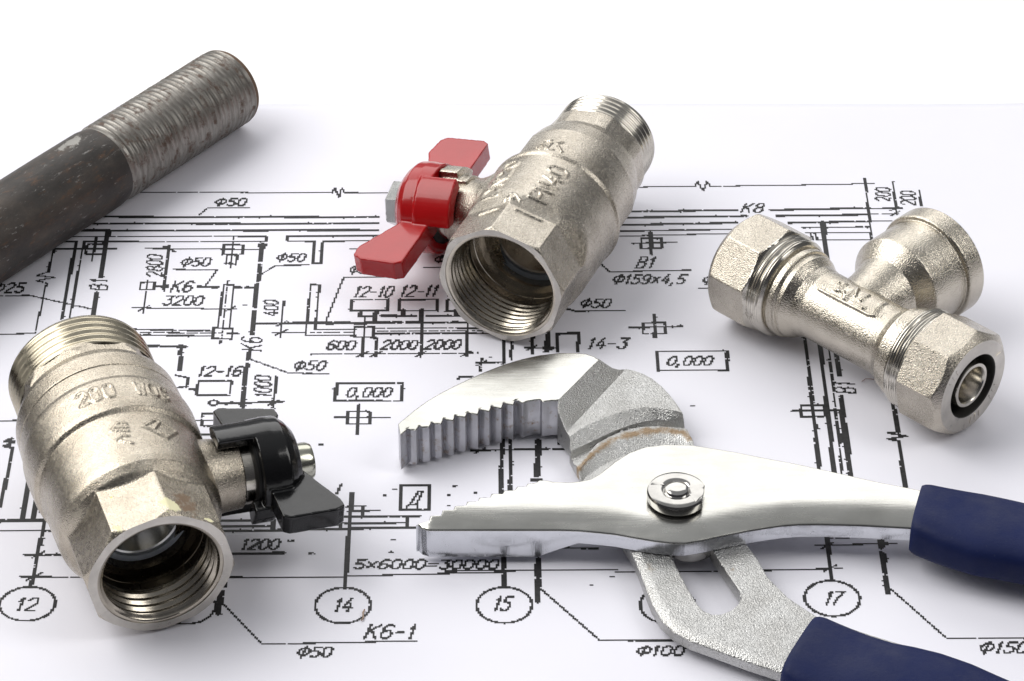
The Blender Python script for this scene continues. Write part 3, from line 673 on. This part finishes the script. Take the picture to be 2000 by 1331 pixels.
RM = [[c1(*p) for p in q] for q in (
    [(610, 1150), (860, 1255)], [(230, 1195), (420, 1140)],
    [(490, 1085), (560, 1040), (600, 1080), (520, 1080)], [(590, 1040), (650, 1090)],
    [(800, 610), (880, 550), (940, 545)], [(820, 630), (900, 610), (940, 570)], [(860, 580), (900, 630), (950, 630)], [(1000, 570), (1040, 560)], [(1000, 600), (1030, 650)])]
red_marks = [on_cyl(rt_, ra, 17.9, q) for q in RM] + cast_text('PN40', (15.5, 70), (32, 70), (0, 70), (0, 86)) + cast_text('DN20', (15.5, 116), (33.5, 116), (0, 116), (0, 131))
valve('ball_valve', 'nickel ball valve with a red butterfly handle, lying open end forward in the middle', frame(rt_, ra), dict(
    L=74.8, thread_x=64.3, male=13.95, pitch=1.814, bore=14.15, bore_len=16, body=red_body, er=17.9, marks=red_marks, mat=NICKEL, face_mat=FACE, thread_mat=TURNED, bore_mat=BORE, bore_in=BORE, dark_rows=0, tdepth=0.5, seat=SEAT, ball=BALL, mh=0.42,
    s0=32, side=1, tilt=8, lug=(35, 88), hmat=RED, nut_mat=CHROME, nut_r=6.4, nut_turn=0.3, round_nut=False,
    wings=[[(-6, 29), (-16, 28.6), (-30, 28.2), (-31, 30), (-30.6, 40), (-29, 42.6), (-25, 42.8), (-12, 36.8), (-6, 37)],
           [(6, 37), (14, 38.5), (18, 42.2), (22.5, 44.2), (29.5, 43.6), (31, 42), (31.2, 31.5), (30, 29.6), (15, 29.0), (6, 29)]],
    tabs=[(106, 170, 22.6, 12.75), (-100, -30, 25, 12)]))

# black-handled valve
bt_, ba = lift([-79.55, -115.61, 18.2], 18.4), axis(109.62, 3.11)
def blk_body(x, t):
    octo = ngon_r(t, 16.6, 8, 80)
    rnd = lerp(x, [0, 10.5, 13, 15.5, 17.5, 19.5, 34.6, 35.6, 37.2, 45.0, 46.2, 47.6, 52.0, 52.15, 52.45, 52.6, 57.5, 61, 64, 70], [10, 13.2, 15.6, 18.2, 19.3, 19.55, 19.9, 20.7, 20.9, 21.1, 21.0, 20.5, 20.3, 20.0, 20.0, 20.25, 20.0, 18.7, 17.9, 17.9])
    r = smax(rnd + 0 * t, np.where(x < 30, octo, 0.0), 0.5)
    neck = ngon_r(t, 17.15, 8, 98)
    r = np.where(x > 60.0, np.minimum(r, np.maximum(neck, 0)), r)
    r = smin(r, 16.9 + 0.8 * np.clip(x, 0, 30) + 0 * t, 0.2)
    return r
c4 = lambda x, y: (x * 400 / 1717, 590 + y * 310 / 1331)
BM = [[c4(*p) for p in q] for q in (
    [(940, 1060), (990, 1000), (1060, 1010)], [(930, 1070), (1080, 1070)], [(960, 1040), (1070, 1040)], [(970, 1150), (1020, 1110), (1080, 1110)], [(1010, 1150), (1110, 1170)],
    [(1200, 1030), (1310, 980), (1450, 1050), (1490, 1080), (1400, 1130), (1200, 1030)], [(1300, 1050), (1340, 1000)], [(1350, 1080), (1420, 1100)])]
blk_marks = [on_cyl(bt_, ba, 20.2, q) for q in BM] + cast_text('200', (39.6, 112), (39.6, 86), (39.6, 0), (44.0, 0)) + cast_text('WOG', (39.6, 74), (39.6, 48), (39.6, 0), (44.0, 0))
valve('ball_valve', 'worn nickel ball valve with a black butterfly handle, lying at the lower left', frame(bt_, ba), dict(
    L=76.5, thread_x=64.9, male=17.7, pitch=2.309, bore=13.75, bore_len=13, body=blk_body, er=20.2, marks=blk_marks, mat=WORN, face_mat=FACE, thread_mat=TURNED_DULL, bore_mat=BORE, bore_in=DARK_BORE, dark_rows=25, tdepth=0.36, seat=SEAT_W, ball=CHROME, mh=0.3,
    s0=30, side=-1, tilt=3.5, lug=None, hmat=BLACK, nut_mat=ZINC, nut_r=4.6, nut_turn=0.0, round_nut=True,
    wings=[[(-5, 31.5), (-20.4, 31.6), (-21.6, 33), (-21.6, 44.5), (-20.5, 46.6), (-18, 46.4), (-6, 41), (-4, 38)],
           [(5, 37), (12, 39), (15.5, 41.2), (18, 40.8), (21.5, 28), (20.8, 26.4), (12, 27.5), (5, 29)]],
    tabs=[(60, 100, 21, 12.0), (-95, -50, 18, 12.2), (188, 222, 27.5, 12.8)]))

# ------------------------------------------------------------------ compression tee
ta = axis(-44.85, 0.0); tt = lift([113.18, -38.6, 14.], 14.75)
tee = thing('tee_fitting', 'nickel compression tee with two nuts and a threaded branch, lying at the right', 'pipe fitting', frame(tt, ta))
P = Parts(); m = 300; th = theta(m); x = np.arange(-59, -15.9, 0.2)
prof = lerp(x, [-59, -57.6, -57.5, -55.5, -55.3, -53.6, -53.2, -51.5, -49, -27, -24.5, -22.8, -22.4, -20.6, -20.4, -18.5, -16], [11.3, 11.3, 12.0, 12.0, 11.2, 11.2, 10.9, 9.7, 9.15, 9.15, 9.7, 10.7, 11.2, 11.2, 12.0, 12.0, 11.6])
R = prof[:, None] * np.ones((1, m))
cA = lambda x, y: (1370 + x / 5.119, 400 + y / 5.119); cC = lambda x, y: (1640 + x / 5.323, 390 + y / 5.323)
TM = [[cA(1180, 850), cC(300, 1200)], [cC(300, 1200), cC(360, 1210), cC(390, 1150), cC(480, 1080)], [cA(1370, 780), cA(1450, 800)], [cA(1450, 800), cA(1340, 860), cA(1420, 870)], [cA(1420, 870), cA(1430, 940), cA(1560, 850)],
      [cC(100, 1060), cC(250, 1130)], [cC(160, 1000), cC(190, 930)], [cC(220, 1050), cC(300, 1000)], [cC(60, 1000), cC(30, 1030)]]
R = R + emboss(x, th, 9.2, [on_cyl(tt, ta, 9.2, q) for q in TM], 0.36, 0.55)
P.add(*polar(x[:, None] * np.ones((1, m)), R, th, True, True))
bx = -40.6                                                     # branch leaves to the left of the axis
bf = lambda a, h, k: np.array([bx + a, h, k])
hs = [0, 7, 10, 13, 15.4, 15.8, 19.0, 19.35, 19.8, 30.9, 31.1, 31.5, 36.6, 37.0, 37.0, 20.0]
rs = [8.3, 8.35, 8.6, 9.3, 9.95, 10.4, 13.3, 13.55, 13.6, 13.65, 14.5, 14.8, 14.8, 14.4, 11.3, 11.0]
P.add(*lathe(list(zip(hs, rs)), 160, bf, True, True))
body = link('body', P.build('body'), NICKEL_TEE, tee, 0); remesh(body, 0.17, 1)
V, F = lathe([(36.4, 12.0), (37.12, 11.9), (37.12, 11.0), (30, 10.6), (24, 10.4)], 96, bf, False, True); me = mesh('branch_thread', V, F); fix_normals(me); link('branch_thread', me, BORE, tee, 35)
def tee_nut(x_out, sgn, ridge):
    "compression nut whose open face is at x_out, body running towards the middle"
    d = np.concatenate([[0, 0], np.arange(0.02, 18.3, 0.16)]); m = 320; th = theta(m)
    D = d[:, None]; T_ = th[None, :]
    octo = ngon_r(T_, 13.55, 8, ridge)
    ch = 12.35 + 1.05 * np.clip(D, 0, 2.0) + 0.25 * np.clip(D - 2, 0, 30)
    rr = smin(octo + 0 * D, ch + 0 * T_, 0.3)
    slope = 13.25 + 1.7 * np.clip(13.5 - D, -5, 9)
    rr = np.where(D > 12.3, np.minimum(rr, smax(slope, 13.25 + 0.07 * np.sin(D * 9.0) - 0.12 * (np.abs(D - 16.1) < 0.2), .05)), rr)
    rr = np.minimum(rr, np.where(D > 17.4, 13.25 - (D - 17.4) * 1.2, 99))
    rr[0] = 8.7; rr[1] = 12.2
    Vn, Fn = polar((x_out + sgn * D) * np.ones((1, m)), rr, th)
    V2, F2 = polar(np.array([[x_out + sgn * a] * m for a in (18.2, 18.4, 18.4)]), np.array([[r] * m for r in (12.4, 11.4, 9)]), th)
    V3, F3 = polar(np.array([[x_out + sgn * a] * m for a in (0.0, 0.25, 9, 9.1)]), np.array([[r] * m for r in (8.72, 8.5, 8.4, 5)]), th)
    n = tee_nut.n = getattr(tee_nut, 'n', 0)
    Pn = Parts(); Pn.add(Vn, Fn); Pn.add(V2, F2)
    me = Pn.build('nut'); dep = []
    cx = np.array([abs(p.center.x / MM - x_out) for p in me.polygons]); rad = np.array([math.hypot(p.center.y, p.center.z) / MM for p in me.polygons])
    mi = np.where(cx > 12.9, 1, np.where(cx < 0.05, 2, 0))
    o = link('nut', me, [NUT_NICKEL, TURNED, FACE], tee, 28, mi)
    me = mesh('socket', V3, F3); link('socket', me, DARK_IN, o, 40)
    V4, F4 = polar(np.array([[x_out + sgn * a] * 120 for a in (9, 1.2, 0.5, 0.5, 1.0, 12)]), np.array([[r] * 120 for r in (6.3, 6.25, 5.9, 5.1, 4.75, 4.7)]), theta(120), False, True)
    me = mesh('insert_tube', V4, F4); fix_normals(me); link('insert_tube', me, TURNED, o, 35)
    return o
nb = tee_nut(0.0, -1, 10); tee_nut(-76.5, 1, 14)
# casting marks on the face of the front nut
P = Parts()
for ang, n in ((205, 3), (250, 3), (28, 3), (150, 1)):
    for k in range(n):
        a = math.radians(ang + k * 9); q = math.radians(ang + k * 9 + 2.0)
        r0, r1 = 9.6, 11.3
        c_, s_ = np.array([-math.cos(a), math.sin(a)]), np.array([-math.cos(q), math.sin(q)])
        e = np.array([-math.sin(a), -math.cos(a)]) * 0.14
        pts = [c_ * r0 - e, c_ * r0 + e, s_ * r1 + e, s_ * r1 - e]
        Vq = [(0.0, *p) for p in pts] + [(0.14, *p) for p in pts]
        P.add(Vq, [(0, 1, 2, 3), (4, 5, 6, 7), (0, 1, 5, 4), (1, 2, 6, 5), (2, 3, 7, 6), (3, 0, 4, 7)])
link('cast_marks', P.build('cast_marks'), TURNED, nb, 30)

# ------------------------------------------------------------------ pliers
def inside(P, poly):
    x, y = P[:, 0], P[:, 1]; r = np.zeros(len(P), bool); n = len(poly)
    for i in range(n):
        x0, y0 = poly[i]; x1, y1 = poly[(i + 1) % n]
        if y0 == y1: continue
        r ^= ((y0 > y) != (y1 > y)) & (x < (x1 - x0) * (y - y0) / (y1 - y0) + x0)
    return r
def poly_dist(P, pts, closed=True):
    D = np.full(len(P), 1e9); n = len(pts)
    for i in range(n if closed else n - 1): D = np.minimum(D, seg_dist(P, pts[i], pts[(i + 1) % n]))
    return D
def densify(pts, step, closed=True):
    out = []; n = len(pts)
    for i in range(n if closed else n - 1):
        A, B = pts[i], pts[(i + 1) % n]; k = max(1, int(np.linalg.norm(B - A) / step))
        for j in range(k): out.append(A + (B - A) * j / k)
    if not closed: out.append(pts[-1])
    return np.array(out)
def relief(outline, ztop, zbot, spacing=0.7, holes=(), cons=(), edge=0.35):
    outline = np.array(outline); loops = [densify(outline, 0.5)] + [densify(np.array(h), 0.5) for h in holes]
    pts, edges = [], []
    for lp in loops:
        n0 = sum(len(p) for p in pts); n = len(lp); edges += [(n0 + i, n0 + (i + 1) % n) for i in range(n)]; pts.append(lp)
    allb = np.concatenate(loops)
    for cp in cons:
        lp = densify(np.array(cp), 0.5, False); k = inside(lp, outline) & (np.array([np.min(np.hypot(*(allb - q).T)) for q in lp]) > 0.25); lp = lp[k]
        n0 = sum(len(p) for p in pts); edges += [(n0 + i, n0 + i + 1) for i in range(len(lp) - 1) if np.linalg.norm(lp[i + 1] - lp[i]) < 1.2]; pts.append(lp)
    for lp in loops:                                            # rings just inside the rim for a rounded edge
        d = np.roll(lp, -1, 0) - np.roll(lp, 1, 0); d /= np.linalg.norm(d, axis=1)[:, None] + 1e-9; nrm = np.stack([-d[:, 1], d[:, 0]], -1)
        for off in (0.12, 0.28, 0.5):
            for sgn in (1, -1):
                q = lp + nrm * off * sgn
                ok = inside(q, outline)
                for h in holes: ok &= ~inside(q, np.array(h))
                q = q[ok]
                if len(q): q = q[np.array([np.min(np.hypot(*(allb - a).T)) for a in q]) > off * 0.8]
                if len(q): pts.append(q)
    lo, hi = outline.min(0), outline.max(0); G = np.stack(np.meshgrid(np.arange(lo[0], hi[0], spacing), np.arange(lo[1], hi[1], spacing)), -1).reshape(-1, 2)
    G += np.random.default_rng(1).uniform(-.12, .12, G.shape) * spacing
    ok = inside(G, outline)
    for h in holes: ok &= ~inside(G, np.array(h))
    G = G[ok]; G = G[poly_dist(G, outline) > 0.65]; pts.append(G)
    co = np.concatenate(pts)
    r = delaunay_2d_cdt([Vector(p) for p in co], edges, [], 0, 1e-6)
    Vt = np.array([tuple(p) for p in r[0]]); tri = np.array([f for f in r[2] if len(f) == 3])
    cen = Vt[tri].mean(1); ok = inside(cen, outline)
    for h in holes: ok &= ~inside(cen, np.array(h))
    tri = tri[ok]
    ar = (Vt[tri[:, 1], 0] - Vt[tri[:, 0], 0]) * (Vt[tri[:, 2], 1] - Vt[tri[:, 0], 1]) - (Vt[tri[:, 2], 0] - Vt[tri[:, 0], 0]) * (Vt[tri[:, 1], 1] - Vt[tri[:, 0], 1])
    tri[ar < 0] = tri[ar < 0][:, ::-1]
    D = poly_dist(Vt, outline)
    for h in holes: D = np.minimum(D, poly_dist(Vt, np.array(h)))
    t = np.clip(D / edge, 0, 1); drop = edge * (1 - np.sqrt(np.clip(1 - (1 - t) ** 2, 0, 1)))
    zt = ztop(Vt) - drop; zb = np.minimum(zbot(Vt) + 0 * zt, zt - 0.3)
    n = len(Vt); V = np.concatenate([np.c_[Vt, zt], np.c_[Vt, zb]])
    F = [tuple(f) for f in tri] + [(a + n, c + n, b + n) for a, b, c in tri]
    E = {}
    for a, b, c in tri:
        for e in ((a, b), (b, c), (c, a)): E[e] = E.get(e, 0) + 1
    W = [(b, a, a + n, b + n) for (a, b) in E if (b, a) not in E]
    kind = np.array([0] * len(tri) + [2] * len(tri) + [1] * len(W))
    return V, F + W, kind, np.concatenate([cen[ok], cen[ok], np.array([(Vt[w[0]] + Vt[w[1]]) / 2 for w in W])])

pliers = thing('pliers', 'chrome slip-joint pliers with navy blue grips and open jaws, lying at the lower right', 'pliers')
# straight-jaw arm, on top
cJ = lambda x, y: (740 + x / 2.56, 660 + y / 2.56); cH = lambda x, y: (1200 + x / 2.5, 830 + y / 2.5)
ZA = 12.0
back = [cJ(*p) for p in [(185, 905), (200, 899), (250, 897), (256, 879), (310, 878), (318, 857), (372, 855), (380, 838), (435, 836), (441, 818), (495, 816), (501, 798), (555, 797), (563, 778), (618, 778), (626, 762), (680, 760), (690, 743), (735, 742), (742, 728), (785, 724), (800, 710), (840, 712), (870, 718), (950, 722), (1010, 716), (1060, 705), (1110, 675), (1180, 620), (1250, 575), (1330, 545), (1430, 532), (1560, 535), (1680, 553), (1792, 572)]] + [cH(*p) for p in [(700, 154), (900, 192), (1300, 281), (1500, 320), (1700, 352), (2100, 405)]]
front = [cH(*p) for p in [(2100, 560), (1700, 535), (1435, 505), (1200, 492), (1000, 487), (900, 488), (820, 494), (740, 505), (650, 520), (500, 550), (420, 567), (340, 580), (270, 578), (200, 570), (100, 553), (0, 535)]] + [cJ(*p) for p in [(1100, 975), (1000, 966), (900, 963), (600, 963), (250, 963), (215, 952), (196, 935)]]
ZF = ZA - 1.9                                                   # the front edge is rolled down
outA = np.concatenate([unp2(back, ZA), unp2(front, ZF)]); frontA = unp2(front, ZF)
xj0, xj1 = unp(1050, 1040, ZA)[0], unp(1130, 1040, ZA)[0]
def ztA(P):
    d = poly_dist(P, frontA, False); k = np.clip(1 - d / 9.0, 0, 1)
    return ZA - 1.9 * k ** 2.3
def zbA(P): return np.interp(P[:, 0], [xj0, xj1, 1e3], [2.1, 6.4, 6.4])
V, F, kind, cen = relief(outA, ztA, zbA, 0.8, edge=0.3)
link('straight_jaw_arm', mesh('straight_jaw_arm', V, F), [POLISH, SIDE], pliers, 50, np.where(kind == 0, 0, 1))

# curved-jaw arm with the tongue-and-groove plate and the slot, underneath
cK = lambda x, y: (760 + x / 5.119, 670 + y / 5.119); cL = lambda x, y: (1040 + x / 4.753, 670 + y / 4.753)
ZJ, ZP, ZT = 12.0, 6.2, 7.5
j_top = [cK(*p) for p in [(90, 800), (250, 665), (370, 580), (500, 500), (640, 428), (780, 360), (960, 280), (1140, 210), (1320, 155), (1500, 115), (1700, 92)]] + [cL(*p) for p in [(400, 85), (500, 95), (570, 118), (620, 148)]]
slope_top = [(cL(690, 195), 10.5), (cL(740, 240), 9.0), (cL(800, 255), 8.0), (cL(870, 278), ZP)]
plate_r = [cL(*p) for p in [(950, 295), (1030, 325), (1110, 368), (1200, 440), (1270, 515), (1330, 590), (1390, 680), (1430, 745), (1480, 840), (1515, 895), (1538, 950)]]
arm_r = [(1400, 970), (1440, 1040), (1462, 1068), (1480, 1092), (1500, 1128), (1540, 1168), (1598, 1206), (1700, 1240), (1850, 1285)]
arm_l = [(1700, 1378), (1524, 1309), (1460, 1288), (1400, 1266), (1350, 1248), (1318, 1232), (1292, 1208), (1273, 1176), (1257, 1135), (1246, 1105), (1235, 1080), (1200, 1030), (1165, 970)]
plate_l = [cL(*p) for p in [(470, 1272), (430, 1150), (380, 1060), (345, 985), (348, 930), (320, 880), (232, 775)]]
tv = [(1690, 575), (1620, 575), (1530, 587), (1510, 565), (1440, 572), (1380, 582), (1340, 600)]
tips = [(1262, 565), (1145, 593), (1025, 625), (905, 655), (785, 688), (660, 718), (545, 750), (425, 790), (300, 825), (182, 850)]
crests = [(1240, 615), (1120, 650), (1000, 680), (885, 708), (760, 735), (640, 772), (520, 802), (400, 832), (270, 862), None]
for (x, y), c in zip(tips, crests):                            # each tooth: root, a ground break in the flank, sharp crest
    tv += [(x + 52, y + 26), (x + 34, y + 12), (x, y)] if x > 1200 else [(x + 34, y + 17), (x, y)]
    if c: tv += [(c[0], c[1] + 6)]
tv += [(172, 868), (112, 920)]
teeth = [cK(*p) for p in tv]
outB = np.concatenate([unp2(j_top, ZJ), np.array([unp(*p, z)[:2] for p, z in slope_top]), unp2(plate_r, ZP), unp2(arm_r, ZP), unp2(arm_l, ZP), unp2(plate_l, 6.0), unp2(teeth, ZJ)])
l1 = unp2([cL(620, 148), cL(235, 535)], ZJ); l2 = unp2([cL(870, 278), cL(380, 800)], ZP)
arcs = {'a': unp2([cL(*p) for p in [(350, 880), (370, 868), (460, 805), (560, 758), (680, 705), (800, 662), (920, 630), (1050, 612), (1200, 620), (1360, 655), (1500, 690)]], 7),
        'b': unp2([cL(*p) for p in [(340, 1020), (430, 978), (640, 880), (760, 822), (900, 772), (1020, 740), (1150, 722), (1420, 738), (1560, 760)]], 5.3),
        'b2': unp2([cL(*p) for p in [(440, 1110), (500, 1030), (600, 920), (700, 865), (800, 818), (900, 785), (1000, 768), (1150, 760), (1300, 770), (1440, 785), (1560, 800)]], 5.0),
        'c': unp2([cL(*p) for p in [(430, 1180), (500, 1095), (600, 1000), (700, 935), (820, 885), (950, 850), (1080, 826), (1200, 815), (1300, 825), (1400, 850), (1520, 905)]], 4.9),
        'd': unp2([cL(*p) for p in [(430, 1290), (500, 1215), (600, 1140), (700, 1082), (850, 1020), (1000, 975), (1200, 940), (1500, 960)]], 4.2)}
def fa(k, x): q = arcs[k]; return np.interp(x, q[:, 0], q[:, 1])
def side(P, l): d = l[1] - l[0]; d = d / np.linalg.norm(d); return (P - l[0]) @ np.array([-d[1], d[0]])
def ztB(P):
    s1, s2 = side(P, l1), side(P, l2)
    if side(np.array([unp(1250, 800, 7)[:2]]), l1)[0] < 0: s1, s2 = -s1, -s2
    z = np.where(s1 < 0, ZJ, np.where(s2 > 0, ZT, ZJ + (ZT - ZJ) * np.clip(s1 / (s1 - s2 + 1e-6), 0, 1)))
    x, y = P[:, 0], P[:, 1]; fA, fB, fB2, fC, fD = (fa(k, x) for k in ('a', 'b', 'b2', 'c', 'd'))
    g = np.full(len(P), ZT)
    g = np.where(y < fA, ZT + (5.5 - ZT) * np.clip((fA - y) / np.maximum(fA - fB, .3), 0, 1), g)
    g = np.where(y < fB - .05, 5.5 - 1.5 * np.clip((fB - y) / 0.5, 0, 1), g)
    g = np.where(y < fB2, 4.0 + 0.9 * np.clip((fB2 - y) / 0.5, 0, 1), g)
    g = np.where(y < fC, 4.9 - 1.7 * np.clip((fC - y) / np.maximum(fC - fD, .5), 0, 1), g)
    g = np.where(y < fD, 3.2, g)
    back_up = np.clip((fD - 7 - y) / 4, 0, 1); g = g + (ZP - g) * back_up
    plate = (s2 > -0.5) & (y < fA + 0.3)
    z = np.where(plate & (x > unp(1100, 860, 6)[0]), np.minimum(z, g), z)
    k = np.clip(1 - poly_dist(P, jaw_back, False) / 5, 0, 1) * (s1 < 0)
    k2 = np.clip(1 - poly_dist(P, arm_left, False) / 2.2, 0, 1)
    return z - 0.2 * k ** 2 - 0.9 * k2 ** 1.5 * (y < fD)
jaw_back = unp2(j_top, ZJ); arm_left = unp2(arm_l, ZP)
slot = unp2([(1300, 1060), (1322, 1108), (1345, 1152), (1362, 1180), (1374, 1193), (1390, 1200), (1408, 1200), (1428, 1192), (1442, 1180), (1447, 1168), (1444, 1155), (1420, 1120), (1394, 1080), (1370, 1040), (1340, 1020), (1310, 1030)], ZP)
def zbB(P):
    "the jaw reaches lower than the flat arm"
    s1 = side(P, l1); s1 = -s1 if side(np.array([unp(1250, 800, 7)[:2]]), l1)[0] < 0 else s1
    return np.interp(s1, [0, 14, 30], [1.3, 2.0, 2.8])
V, F, kind, cen = relief(outB, ztB, zbB, 0.7, [slot], [l1, l2] + list(arcs.values()) + [arcs['b'] - [0, .06], arcs['b'] - [0, .55], arcs['b2'] - [0, .5], arcs['a'] + [0, .3]], edge=0.28)
me = mesh('curved_jaw_arm', V, F)
s1 = side(cen, l1); s1 = -s1 if side(np.array([unp(1250, 800, 7)[:2]]), l1)[0] < 0 else s1
mi = np.where((kind == 0) & (s1 < 0), 0, np.where((kind == 1) & (s1 < 0), 3, 2))
pv = V[:, :2]; rust = np.exp(-((pv[:, 1] - fa('c', pv[:, 0]) - 0.5) / 1.7) ** 2) * (pv[:, 0] > unp(1120, 880, 5)[0])
rust = np.maximum(rust, 0.55 * np.exp(-(poly_dist(pv, unp2(teeth, ZJ), False) / 0.5) ** 2))
rust = np.maximum(rust, 0.6 * np.exp(-(np.hypot(*(pv - unp(1270, 1105, 7)[:2]).T) / 2.5) ** 2))
rust = np.maximum(rust, 0.9 * np.exp(-(np.hypot(*(pv - unp(1431, 1108, 7)[:2]).T) / 0.9) ** 2))
at = me.attributes.new('rust', 'FLOAT', 'POINT'); at.data.foreach_set('value', rust.astype(np.float32))
link('curved_jaw_arm', me, [POLISH, SIDE, FORGED, TEETH], pliers, 32, mi)

# pivot bolt with its flattened side, and the washer below
bc = unp(1322, 957, 15)
def turn(rows, m, cut=None):
    th = np.arange(m) * 2 * math.pi / m; V = []
    for z, r in rows:
        for a in th:
            rr = r
            if cut: rr = min(r, cut / max(math.cos(a - math.radians(-8)), 1e-3)) if math.cos(a + math.radians(8)) > 0 else r
            V.append((bc[0] + rr * math.cos(a), bc[1] + rr * math.sin(a), z))
    return np.array(V), grid_faces(len(rows), m) + [tuple(range(m)), tuple(range((len(rows) - 1) * m, len(rows) * m))]
P = Parts(); P.add(*turn([(11.9, 5.9), (12.5, 5.9), (12.6, 6.9), (12.9, 7.05), (14.5, 7.05), (15.0, 6.75), (15.15, 6.3), (15.25, 4.3), (15.05, 3.4), (14.85, 3.1), (14.95, 2.95), (15.5, 2.7), (15.75, 2.2), (15.85, 1.6), (15.88, 0.8), (15.88, 0.1)], 96, 6.35))
for ang in (150, -35):
    a = math.radians(ang); e = np.array([math.cos(a), math.sin(a)]); f = np.array([-e[1], e[0]])
    pts = [bc[:2] + e * 3.3 + f * 0.1, bc[:2] + e * 6.2 + f * 1.5, bc[:2] + e * 6.2 - f * 1.5]
    P.add([(*pts[0], 15.28), (*pts[1], 15.2), (*pts[2], 15.2), (*pts[0], 15.0), (*pts[1], 15.0), (*pts[2], 15.0), (*((pts[1] + pts[2]) / 2), 15.45)], [(0, 1, 6), (0, 6, 2), (1, 4, 5, 2, 6), (0, 3, 4, 1), (2, 5, 3, 0), (3, 5, 4)])
link('pivot_bolt', P.build('pivot_bolt'), BOLT, pliers, 30)
wc = unp(1352, 1066, 5.5); bc_keep = bc; bc = np.array([wc[0] - 0.5, wc[1] + 3.0, 0])
P = Parts(); P.add(*turn([(3.4, 5.0), (3.5, 6.6), (4.2, 6.9), (6.0, 6.9), (6.4, 6.5), (7.3, 6.3)], 80)); link('washer', P.build('washer'), BOLT, pliers, 30)
bc = bc_keep

# dipped grips
def grip(name, upper, lower, zc, half, nround=6):
    "loft between the two long edges seen in plan; squarish rounded section"
    A, B = unp2(upper, zc + half * 0.45), unp2(lower, zc - half * 0.45)
    def resample(P, n):
        s = np.concatenate([[0], np.cumsum(np.linalg.norm(np.diff(P, axis=0), axis=1))]); t = np.linspace(0, s[-1], n)
        Q = np.stack([np.interp(t, s, P[:, i]) for i in (0, 1)], -1)
        for _ in range(2): Q[1:-1] = (Q[:-2] + 2 * Q[1:-1] + Q[2:]) / 4
        return Q
    n = 90; A, B = resample(A, n), resample(B, n); m = 48; V = []
    fl = np.concatenate([[0.93, 0.975, 0.992], np.ones(n - 3)])
    for i in range(n):
        c = (A[i] + B[i]) / 2; e = (A[i] - B[i]) / 2 * fl[i]
        for k in range(m):
            a = 2 * math.pi * k / m; p = 2 / 3.4
            cx = math.copysign(abs(math.cos(a)) ** p, math.cos(a)); sy = math.copysign(abs(math.sin(a)) ** p, math.sin(a))
            V.append((*(c + e * cx), zc + half * fl[i] * sy * (1 + 0.01 * math.sin(i * .31))))
    F = grid_faces(n, m) + [tuple(range(m)), tuple(range((n - 1) * m, n * m))]
    me = mesh(name, np.array(V), F); fix_normals(me); return link(name, me, GRIP, pliers, 50)
grip('grip', [(1803, 949), (1850, 958), (1920, 969), (2000, 986), (2150, 1022), (2350, 1085)], [(1774, 1075), (1800, 1086), (1840, 1103), (1900, 1121), (1960, 1132), (2060, 1150), (2250, 1212)], 9.6, 5.6)
grip('grip', [(1599, 1203), (1640, 1221), (1690, 1241), (1748, 1260), (1790, 1267), (1840, 1279), (1904, 1302), (1976, 1334), (2150, 1420)], [(1520, 1352), (1560, 1372), (1620, 1395), (1700, 1415), (1780, 1432), (1860, 1458), (1990, 1520)], 5.9, 5.2)

# ------------------------------------------------------------------ debris on the sheet
def fibre(label, pts, r, col):
    m = plain('fibre_' + label.split()[0], col, 0.7); Q = np.array([unp(*p)[:2] for p in pts]); V = []
    for i, q in enumerate(Q):
        z = float(paper_h(*q)) + 0.12 + r + 0.25 * math.sin(i * 1.3) ** 2
        d = Q[min(i + 1, len(Q) - 1)] - Q[max(i - 1, 0)]; d /= np.linalg.norm(d); nn = np.array([-d[1], d[0]])
        for k in range(6): a = k * math.pi / 3; V.append((*(q + nn * r * math.cos(a)), z + r * math.sin(a)))
    me = mesh('fibre', np.array(V), grid_faces(len(Q), 6) + [tuple(range(6)), tuple(range(6 * len(Q) - 6, 6 * len(Q)))]); fix_normals(me)
    o = link('fibre', me, m, None, 0); o['label'] = label; o['category'] = 'fibre'
fibre('thin reddish hair on the paper beside the front nut of the tee', [(1683, 748), (1690, 744), (1700, 743), (1712, 745), (1722, 744)], 0.07, (0.30, 0.12, 0.08))
fibre('small brown speck of debris on the paper beside circled number 14', [(712, 1194), (709, 1202), (710, 1210), (706, 1216)], 0.2, (0.42, 0.31, 0.24))
